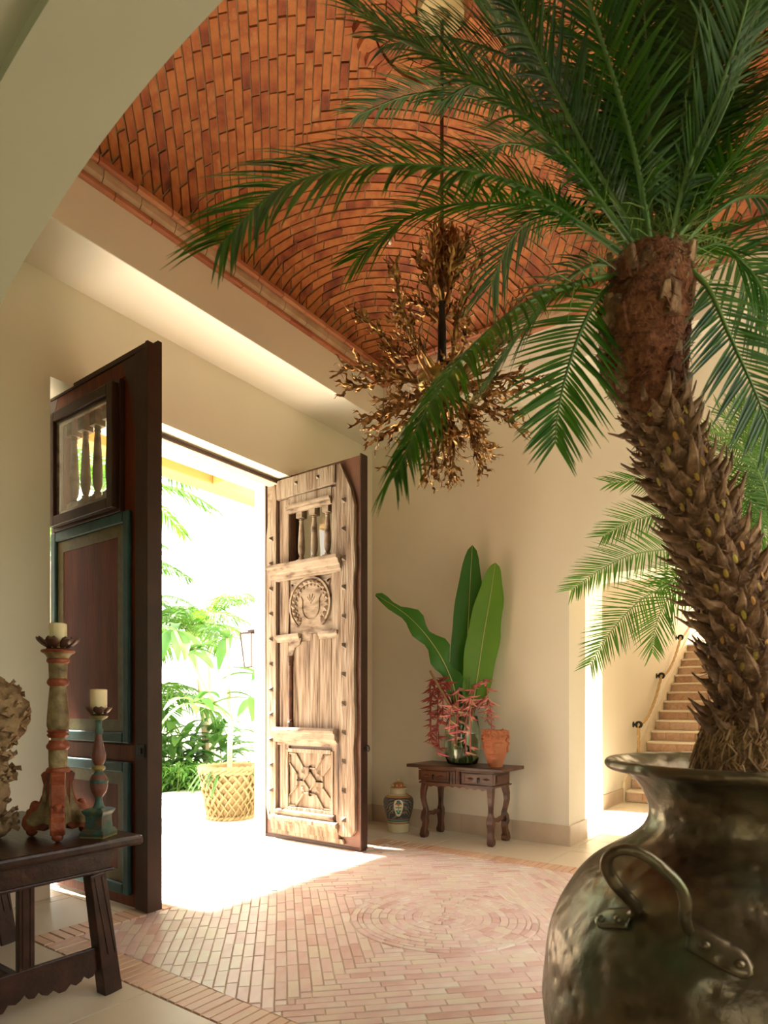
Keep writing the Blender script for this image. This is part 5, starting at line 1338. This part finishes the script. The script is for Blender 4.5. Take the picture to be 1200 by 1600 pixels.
FR2 = [
[(4.88,.42,2.35),(4.67,.71,2.73),(4.54,.89,2.88),(4.44,1.03,2.91),(4.28,1.25,2.88)],
[(4.88,.42,2.33),(4.61,.71,2.63),(4.36,.96,2.64),(4.2,1.1,2.58),(4.04,1.23,2.47)],
[(4.88,.42,2.31),(4.6,.67,2.46),(4.36,.87,2.41),(4.11,1.07,2.35),(3.9,1.23,2.22),(3.74,1.32,2.1)],
[(4.88,.42,2.3),(4.63,.67,2.34),(4.38,.91,2.19),(4.2,1.06,2.06),(4.03,1.19,1.85),(3.9,1.26,1.66)],
[(4.88,.42,2.3),(4.79,.65,2.32),(4.71,.86,2.23),(4.69,.99,2.13),(4.7,1.07,1.94),(4.76,1.1,1.79)],
[(4.89,.4,2.35),(4.94,.5,2.85),(4.96,.66,3.2),(4.91,.89,3.4)],
[(4.9,.39,2.35),(4.84,.42,2.85),(4.74,.5,3.13),(4.58,.66,3.32)],
[(4.9,.39,2.35),(5.09,.36,2.91),(5.2,.43,3.31),(5.25,.59,3.6)],
[(4.92,.37,2.35),(5.06,.24,2.74),(5.07,.27,3.14),(4.98,.45,3.37)],
[(4.89,.4,2.35),(4.98,.56,2.65),(5.09,.7,2.84),(5.17,.88,2.89)],
[(4.92,.37,2.33),(5.04,.2,2.56),(5.14,.06,2.52)],
[(4.9,.39,2.35),(4.99,.6,2.93),(5.11,.78,3.14),(5.19,1.01,3.24)],
[(4.92,.37,2.35),(4.81,.26,2.89),(4.66,.22,3.23)],
[(4.89,.4,2.31),(4.94,.56,2.43),(5.02,.69,2.32),(5.11,.78,2.07)],
[(4.92,.36,2.33),(4.86,.19,2.36),(4.75,.09,2.09)],
]
FR2 += [[(4.89,.42,2.35),(4.80,.52,2.62),(4.70,.66,2.78),(4.55,.86,2.80)],[(4.90,.39,2.35),(4.95,.40,2.8),(4.9,.46,3.15),(4.8,.60,3.45)],[(4.90,.39,2.35),(4.7,.40,2.75),(4.5,.50,3.0),(4.3,.66,3.1)],
 [(4.90,.38,2.33),(4.66,.30,2.62),(4.45,.30,2.80),(4.2,.38,2.85)],[(4.90,.38,2.33),(4.60,.32,2.45),(4.36,.34,2.45),(4.15,.42,2.30)],[(4.88,.42,2.3),(4.78,.60,2.38),(4.66,.80,2.34),(4.56,1.0,2.22)]]
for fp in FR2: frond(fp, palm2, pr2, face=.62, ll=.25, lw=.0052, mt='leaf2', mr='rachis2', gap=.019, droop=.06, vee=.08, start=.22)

# ------------------------------------------------------------------ chandelier
H0 = Vector((3.69, 2.19, 3.60))
ch = thing('chandelier', 'gilded bronze chandelier of twisting flame-like branches hanging on a long rod', 'chandelier', (3.69, 2.19, 3.60))
zt = vz(3.69, 2.19)
obj('canopy', MB().lathe([(.165,-.005),(.165,-.05),(.15,-.075),(.06,-.085),(.03,-.12)], (3.69,2.19,zt), 32), M['gold'], ch, auto=40)
obj('rod', MB().tube([(3.69,2.19,zt-.10),(3.69,2.19,3.35)], .013, 10), M['darktin'], ch, smooth=True)
obj('rod_sleeve', MB().lathe([(.012,0),(.03,.03),(.028,.30),(.02,.42),(.03,.46),(.012,.48)], (3.69,2.19,3.66), 16), M['iron'], ch, auto=40)
obj('bowl', MB().lathe([(.02,-.13),(.09,-.115),(.15,-.07),(.175,0),(.165,.035),(.12,.06),(.03,.07)], H0, 40), M['brass'], ch, auto=50)
rc = random.Random(17)
def flame(mb, p, d, L0, w_):
    d = d.normalized(); s_ = d.cross(Vector((rc.uniform(-1,1), rc.uniform(-1,1), rc.uniform(-1,1)))).normalized(); n_ = s_.cross(d)
    ph = rc.uniform(0, 6.28); am = L0*rc.uniform(.07, .13); tw = rc.uniform(-1.6, 1.6); vs = []; fs = []
    K_ = 11; fq = rc.uniform(8.5, 13)
    for q in range(K_+1):
        u = q/K_; c_ = p + d*L0*u + s_*am*math.sin(ph+u*fq)*(u**.5) + n_*am*.8*math.cos(ph+u*fq*.8)*u + Vector((0,0,1))*L0*.08*u*u
        w2 = w_*(.75+.35*math.sin(u*fq*1.3+ph))*(1-u**3.2)+.0006; an = tw*u*2
        a = s_*math.cos(an)+n_*math.sin(an); b = n_*math.cos(an)-s_*math.sin(an)
        vs += [c_+a*w2, c_+b*w2*.42, c_-a*w2, c_-b*w2*.42]
    for q in range(K_):
        for r in range(4): fs.append((q*4+r, q*4+(r+1) % 4, q*4+4+(r+1) % 4, q*4+4+r))
    mb.add(vs, fs)
def branch(p0, d, L0, r0=.016, nl=13, lift=.0):
    mb = MB(); d = d.normalized(); s_ = d.orthogonal().normalized(); n_ = d.cross(s_); ph = rc.uniform(0, 6.28); pts = []
    for q in range(12):
        u = q/11; pts.append(p0+d*L0*u+s_*.05*L0*math.sin(ph+u*5)+n_*.05*L0*math.cos(ph*1.7+u*4.4)+Vector((0,0,1))*lift*L0*u*u)
    mb.tube(pts, [r0*1.25*(1-.6*q/11)*(1+.25*math.sin(q*2.2+ph)) for q in range(12)], 7, flat=.7)
    for k in range(nl):
        u = .18+.82*(k+.5)/nl; i = min(10, int(u*11)); p = pts[i].lerp(pts[i+1], u*11-i)
        a = k*2.4+ph; dd = d*rc.uniform(.8, 1.2)+(s_*math.cos(a)+n_*math.sin(a))*rc.uniform(.35, .85)
        L1 = rc.uniform(.10, .20)*(1.0-.2*u); flame(mb, p, dd, L1, rc.uniform(.010, .015))
        if k % 2 == 0: flame(mb, p+dd.normalized()*L1*.45, dd+Vector((rc.uniform(-.8,.8), rc.uniform(-.8,.8), rc.uniform(-.5,.8))), L1*.6, .011)
        if k % 3 == 0: flame(mb, p+dd.normalized()*L1*.3, dd+Vector((rc.uniform(-.8,.8), rc.uniform(-.8,.8), rc.uniform(-.5,.8))), L1*.6, .011)
    flame(mb, pts[-1]-d*.02, d, .12, .012)
    obj('branch', mb, M['gilt'], ch, auto=60)
def sph(az, el): return Vector((math.cos(el)*math.cos(az), math.cos(el)*math.sin(az), math.sin(el)))
for k in range(9):   # crown plume
    az = k*2.4; branch(H0+Vector((0,0,.40+.10*(k % 3)))+sph(az, .2)*.02, sph(az, R_(62 if k % 3 else 45)), .34 if k % 3 else .27, .013, 12)
for k in range(5): branch(H0+Vector((0,0,.56+.05*k)), sph(k*1.3, R_(76)), .34-.03*k, .012, 11)
for k in range(7): az = 2*math.pi*k/7+.45; branch(H0+sph(az, 0)*.14, sph(az, R_(40)), .54, .017, 20, .15)
for k in range(10): az = 2*math.pi*k/10+.1; branch(H0+sph(az, 0)*.15+Vector((0,0,-.02)), sph(az, R_(9 if k % 2 else -6)), .52, .016, 19)
for k in range(10): az = 2*math.pi*k/10+.4; branch(H0+sph(az, 0)*.10+Vector((0,0,-.08)), sph(az, R_(-30)), .50, .016, 18)
for k in range(8): az = 2*math.pi*k/8+.2; branch(H0+sph(az, 0)*.06+Vector((0,0,-.12)), sph(az, R_(-58)), .48, .015, 17)
for k in range(4): branch(H0+Vector((0,0,-.12)), sph(k*1.57, R_(-80)), .52, .014, 13)

# ceiling sprinkler
q0 = Vector((4.78, 3.40, 0)); q0.z = vz(q0.x, q0.y)
sp = thing('ceiling_fitting', 'small round pinkish fitting set in the brick vault above the chandelier', 'ceiling fitting', q0)
nz_ = vn(q0.x, q0.y); mt_ = Matrix.Translation(q0)@nz_.to_track_quat('Z','Y').to_matrix().to_4x4()
obj('collar', MB().lathe([(.045,.0),(.045,.03),(.030,.034),(.026,.02),(.005,.02)], (0,0,0), 20).xf(mt_), M['terra'], sp, auto=40)
obj('nozzle', MB().lathe([(.018,.02),(.016,.055),(.008,.062)], (0,0,0), 14).xf(mt_), M['soffit'], sp, auto=40)

# ------------------------------------------------------------------ outdoors
tag(struct(obj('ground', MB().box((-30, -30, -.30), (40, 40, -.17)), M['grass'], loc=(0,0,-.17))), 'lawn around the house', 'ground')
tag(struct(obj('paving', MB().box((-4, 5.15, -.16), (14, 9.1, -.012)), M['white'], loc=(4,7,-.012))), 'sunlit pale paving outside the doorway', 'paving')
tag(struct(obj('wall_outer', MB().box((4.98, 5.15, -.02), (6.77, 5.42, 4.9)).box((.8, 5.15, -.02), (2.40, 5.42, 4.9)).box((2.40, 5.15, 3.86), (4.98, 5.42, 4.9)), M['white'], loc=(4,5.2,0))), 'pale outer face of the doorway wall', 'wall')
pb = thing('porch', 'porch beams outside the top of the doorway, ochre light in their colour', 'porch', (3, 6.5, 4.45), kind='structure')
obj('beam', MB().box((-1, 7.0, 4.45), (7.85, 7.3, 4.80)), M['porch'], pb, bevel=.01)
obj('beam', MB().box((5.665, 5.43, 4.45), (5.90, 6.995, 4.80)), M['porch'], pb, bevel=.01)
obj('roof_slab', MB().box((-1, 5.43, 4.805), (6.0, 7.4, 4.95)), M['porch'], pb)
obj('column', MB().box((7.6, 7.0, -.012), (7.85, 7.3, 4.80)), M['white'], pb)
ls = struct(obj('ceiling_light_screen', MB().box((-3.2, -3.5, 4.7), (.69, 5.3, 4.9)), M['arch'], loc=(-1,1,4.7))); tag(ls, 'unseen loggia ceiling added to cut sky light on the near side of the arch', 'ceiling')  # unseen ceiling, added to keep the open sky off the arch
lw_ = MB().box((-3.5, -3.5, -.02), (-3.2, -1.5, 4.9)).box((-3.5, .3, -.02), (-3.2, 5.42, 4.9)).box((-3.5, -1.5, 2.5), (-3.2, .3, 4.9)).box((-3.2, 5.15, -.02), (.7, 5.42, 4.9)).box((-3.2, -3.75, -.02), (.69, -3.5, 4.9))  # unseen walls with one small opening, added to hold back daylight
tag(struct(obj('wall_light_screen', lw_, M['arch'], loc=(-3.2,0,0))), 'unseen loggia walls added to dim the near side of the arch', 'wall')
# lantern on the jamb
la = thing('wall_lantern', 'dark-framed white glass lantern beside the outer door jamb', 'lantern', (5.10, 5.62, 1.9))
lc = Vector((5.14, 5.64, 1.87))
lf = MB(); hw0, hw1 = .06, .095
cor = [Vector((sx_, sy_, 0)) for sx_, sy_ in ((-1,-1),(1,-1),(1,1),(-1,1))]
for c_ in cor: lf.tube([lc+c_*hw0, lc+c_*hw1+Vector((0,0,.39))], .007, 4)
for i in range(4):
    a, b = cor[i], cor[(i+1) % 4]; lf.tube([lc+a*hw0, lc+b*hw0], .007, 4); lf.tube([lc+a*hw1+Vector((0,0,.39)), lc+b*hw1+Vector((0,0,.39))], .009, 4)
obj('lantern_frame', lf, M['plate'], la)
vs = [lc+c_*hw0*.95 for c_ in cor]+[lc+c_*hw1*.95+Vector((0,0,.385)) for c_ in cor]
obj('lantern_glass', MB().add(vs, [(0,1,5,4),(1,2,6,5),(2,3,7,6),(3,0,4,7),(0,3,2,1)]), M['white'], la)
obj('lantern_bracket', MB().box((lc.x-.02, 5.42, lc.z+.40), (lc.x+.02, lc.y+.05, lc.z+.44)).box((lc.x-.1, lc.y-.1, lc.z+.395), (lc.x+.1, lc.y+.1, lc.z+.405)), M['plate'], la)
# woven planter
wc = Vector((5.43, 6.36, -.012))
wp = thing('woven_planter', 'basket-woven cement planter on the paving outside the door', 'planter', wc)
obj('planter_body', MB().lathe([(.24,0),(.26,.02),(.30,.30),(.355,.60),(.35,.66),(.31,.66),(.30,.58),(.02,.58)], wc, 40), M['basket'], wp, auto=40)
for k in range(20):
    for sg_ in (-1, 1):
        pts = []
        for q in range(13):
            t = q/12; a = 2*math.pi*k/20+sg_*t*1.25; r = .262+.098*t+.012+.010*math.sin(t*math.pi*6+(0 if sg_ > 0 else math.pi)); pts.append(wc+Vector((r*math.cos(a), r*math.sin(a), .03+.54*t)))
        obj('woven_strand', MB().tube(pts, .021, 6, flat=.5), M['basket'], wp, smooth=True)
for r, z in ((.275,.02),(.368,.60),(.372,.645)):
    for ph in (0, math.pi):
        pts = [wc+Vector(((r+.016*math.cos(a*14+ph))*math.cos(a), (r+.016*math.cos(a*14+ph))*math.sin(a), z+.016*math.sin(a*14+ph))) for a in [2*math.pi*i/112 for i in range(113)]]
        obj('rope_rim', MB().tube(pts, .022, 6, cap=False), M['basket'], wp, smooth=True)
# tree in planter
tt = thing('potted_tree', 'pale-stemmed young tree with long leaves in the woven planter', 'tree', (5.49, 6.42, .60))
B0 = Vector((5.49, 6.44, .57)); rt_ = random.Random(31)
fork = Vector((5.515, 6.44, 1.19))
brs = [[B0, Vector((5.50,6.45,.9)), fork], [fork, Vector((5.366,6.656,1.525)), Vector((5.171,6.926,2.107)), Vector((5.10,7.05,2.4))], [fork, Vector((5.60,6.32,1.30)), Vector((5.698,6.198,1.5)), Vector((5.80,6.08,1.75))], [fork, Vector((5.505,6.47,1.45)), Vector((5.498,6.475,1.9)), Vector((5.50,6.50,2.3))], [fork+Vector((-.08,.12,.17)), Vector((5.33,6.66,1.40)), Vector((5.22,6.80,1.45))]]
for i, b in enumerate(brs): obj('branch', MB().tube(smooth_path(b, 14), [.030-.012*q/14 if i else .034 for q in range(14)], 8), M['palebark'], tt, smooth=True)
def long_leaf(p, d, L0, w_, droop, parent, mt='gleaf', name='leaf'):
    d = d.normalized(); s_ = d.cross(Vector((0,0,1))).normalized(); vs = []; fs = []
    for q in range(8):
        u = q/7; c_ = p+d*L0*u-Vector((0,0,1))*droop*L0*u*u; ww = w_*(math.sin(math.pi*min(1, u*.93+.04))**.7)
        vs += [c_-s_*ww+Vector((0,0,ww*.3)), c_, c_+s_*ww+Vector((0,0,ww*.3))]
    for q in range(7): b = q*3; fs += [(b, b+1, b+4, b+3), (b+1, b+2, b+5, b+4)]
    return obj(name, MB().add(vs, fs), M[mt], parent, smooth=True)
for tip in (brs[1][-1], brs[1][2], brs[2][-1], brs[3][-1], brs[4][-1], brs[2][2]):
    for k in range(7):
        az = rt_.uniform(0, 6.28); long_leaf(tip, sph(az, rt_.uniform(-.1, .8)), rt_.uniform(.45, .8), .07, rt_.uniform(.3, .8), tt)
for k in range(26):
    az = rt_.uniform(0, 6.28); long_leaf(wc+Vector((.2*math.cos(az), .2*math.sin(az), .60)), sph(az, rt_.uniform(.1, .8)), rt_.uniform(.30, .5), .02, 1.0, tt)
# beds of foliage
def shrub(name, label, cat, c, n_, L0, w_, h_, spread, mt='gleaf', group=None, el=(.2, 1.3), dr=.6, clump=3):
    t = thing(name, label, cat, c, group); c = Vector(c); rs = random.Random(len(name)*100+round(c.x*100))
    st_ = MB()
    for k in range(clump):
        q = c+Vector((rs.uniform(-spread, spread)*.4, rs.uniform(-spread, spread)*.4, 0)); st_.tube([q, q+Vector((rs.uniform(-.1,.1), rs.uniform(-.1,.1), h_))], [.015, .008], 6)
    obj('stems', st_, M['rachis2'], t)
    mb = MB()
    for k in range(n_):
        az = rs.uniform(0, 6.28); e = rs.uniform(*el); p = c+Vector((rs.uniform(-spread, spread)*.5, rs.uniform(-spread, spread)*.5, rs.uniform(.02, 1)*h_)); d = sph(az, e); s_ = d.cross(Vector((0,0,1))).normalized(); L1 = L0*rs.uniform(.6, 1.2); b = len(mb.v); vs = []; fs = []
        for q in range(6):
            u = q/5; c_ = p+d*L1*u-Vector((0,0,1))*dr*L1*u*u; ww = w_*(math.sin(math.pi*min(1, u*.92+.05))**.7); vs += [c_-s_*ww, c_+Vector((0,0,-ww*.3)), c_+s_*ww]
        for q in range(5): k_ = q*3; fs += [(k_, k_+1, k_+4, k_+3), (k_+1, k_+2, k_+5, k_+4)]
        mb.add(vs, fs)
    o = obj('foliage', mb, M[mt], t, smooth=True, kind='stuff')
    return t
bed = [(6.35,9.75),(6.75,9.4),(7.15,9.0),(7.55,8.65),(7.0,9.9),(7.5,9.4),(6.9,8.9),(7.9,8.9)]
for i, (x, y) in enumerate(bed): shrub('low_shrub', 'low feathery green shrub massed along the far edge of the paving', 'shrub', (x, y+.2, -.17), 260, .30, .022, .55, .6, 'hedge', 'low shrubs along the paving', dr=.8)
for i, (x, y) in enumerate([(6.6,10.2),(7.3,9.7),(7.9,9.4),(6.9,11.2),(7.6,10.8)]): shrub('broad_shrub', 'taller garden plant with broad arching leaves behind the low shrubs', 'shrub', (x, y+.3, -.17), 60, .95, .085, 1.1+.5*(i > 2), .5, 'gleaf', 'broad-leaved garden plants', el=(.3, 1.2), dr=.55)
# garden palms
def garden_palm(c, h_, nf, fl_, label, seed, lean=(0,0), ll=.5):
    rs = random.Random(seed); t = thing('garden_palm', label, 'palm', c); c = Vector(c); topp = c+Vector((lean[0], lean[1], h_))
    obj('trunk', MB().tube(smooth_path([c, c.lerp(topp, .5)+Vector((.05,0,0)), topp], 16), [.075-.02*i/16 for i in range(16)], 10), M['palebark'], t, smooth=True)
    for k in range(nf):
        az = k*2.4+seed; e = rs.uniform(.1, 1.1); d = sph(az, e); pts = [topp+d*fl_*u-Vector((0,0,1))*fl_*.55*u*u for u in (0,.25,.5,.75,1)]
        frond(pts, t, rs, ll=ll, lw=.02, mt='leaf2', mr='rachis2', gap=.045, droop=.5, vee=.15, spines=False, start=.12, rad=.02)
garden_palm((6.45, 10.4, -.17), 3.0, 14, 1.5, 'slender garden palm at the left of the doorway view', 1, (.0, .1))
garden_palm((7.9, 9.9, -.17), 2.9, 12, 1.4, 'garden palm with a pale trunk behind the planter', 2, (-.3, 0))
garden_palm((7.5, 12.5, -.17), 4.6, 14, 2.0, 'tall far garden palm under the porch beam', 3, (-.3, 0))
garden_palm((9.6, 12.0, -.17), 3.6, 13, 2.0, 'far garden palm at the right of the doorway view', 4)
garden_palm((7.1, 14.5, -.17), 6.2, 14, 2.3, 'tallest distant garden palm with feathery crown', 5)
garden_palm((5.6, 9.9, -.17), 5.1, 16, 2.1, 'tall garden palm whose fronds hang into the left of the doorway view', 7, (.1, 0))
garden_palm((6.9, 10.3, -.17), 1.7, 12, 1.3, 'short garden palm rising behind the broad-leaved plants', 9, (0, 0))
# two unseen hedges added for green reflections, and the far garden hedge
def hedge(c, sx, sy, sz, label, seed):
    rs = random.Random(seed); t = thing('hedge', label, 'hedge', c); c = Vector(c)
    obj('hedge_core', MB().box((c.x-sx/2+.25, c.y-sy/2+.25, c.z), (c.x+sx/2-.25, c.y+sy/2-.25, c.z+sz-.25)), M['grass'], t)
    mb = MB()
    for k in range(2200):
        f_ = rs.randint(0, 4); p = Vector((rs.uniform(-sx/2, sx/2), rs.uniform(-sy/2, sy/2), rs.uniform(0, sz)))
        if f_ == 0: p.x = -sx/2+.1
        elif f_ == 1: p.x = sx/2-.1
        elif f_ == 2: p.y = -sy/2+.1
        elif f_ == 3: p.y = sy/2-.1
        else: p.z = sz
        p += c; a = Vector((rs.uniform(-1,1), rs.uniform(-1,1), rs.uniform(-1,1))).normalized()*.16; b = a.cross(Vector((rs.uniform(-1,1), rs.uniform(-1,1), .3))).normalized()*.07
        mb.add([p-a, p-b, p+a, p+b], [(0,1,2,3)])
    obj('hedge_leaves', mb, M['hedge'], t, kind='stuff')
hedge((-9, 1, -.17), 1.6, 16, 2.4, 'unseen hedge beyond the loggia, added for green reflections', 3)
hedge((3.5, -9, -.17), 14, 1.6, 2.4, 'unseen hedge on the palm side of the house, added for green reflections', 4)
hedge((10, 30, -.17), 20, 1.8, 1.8, 'far garden hedge beyond the palms', 5)
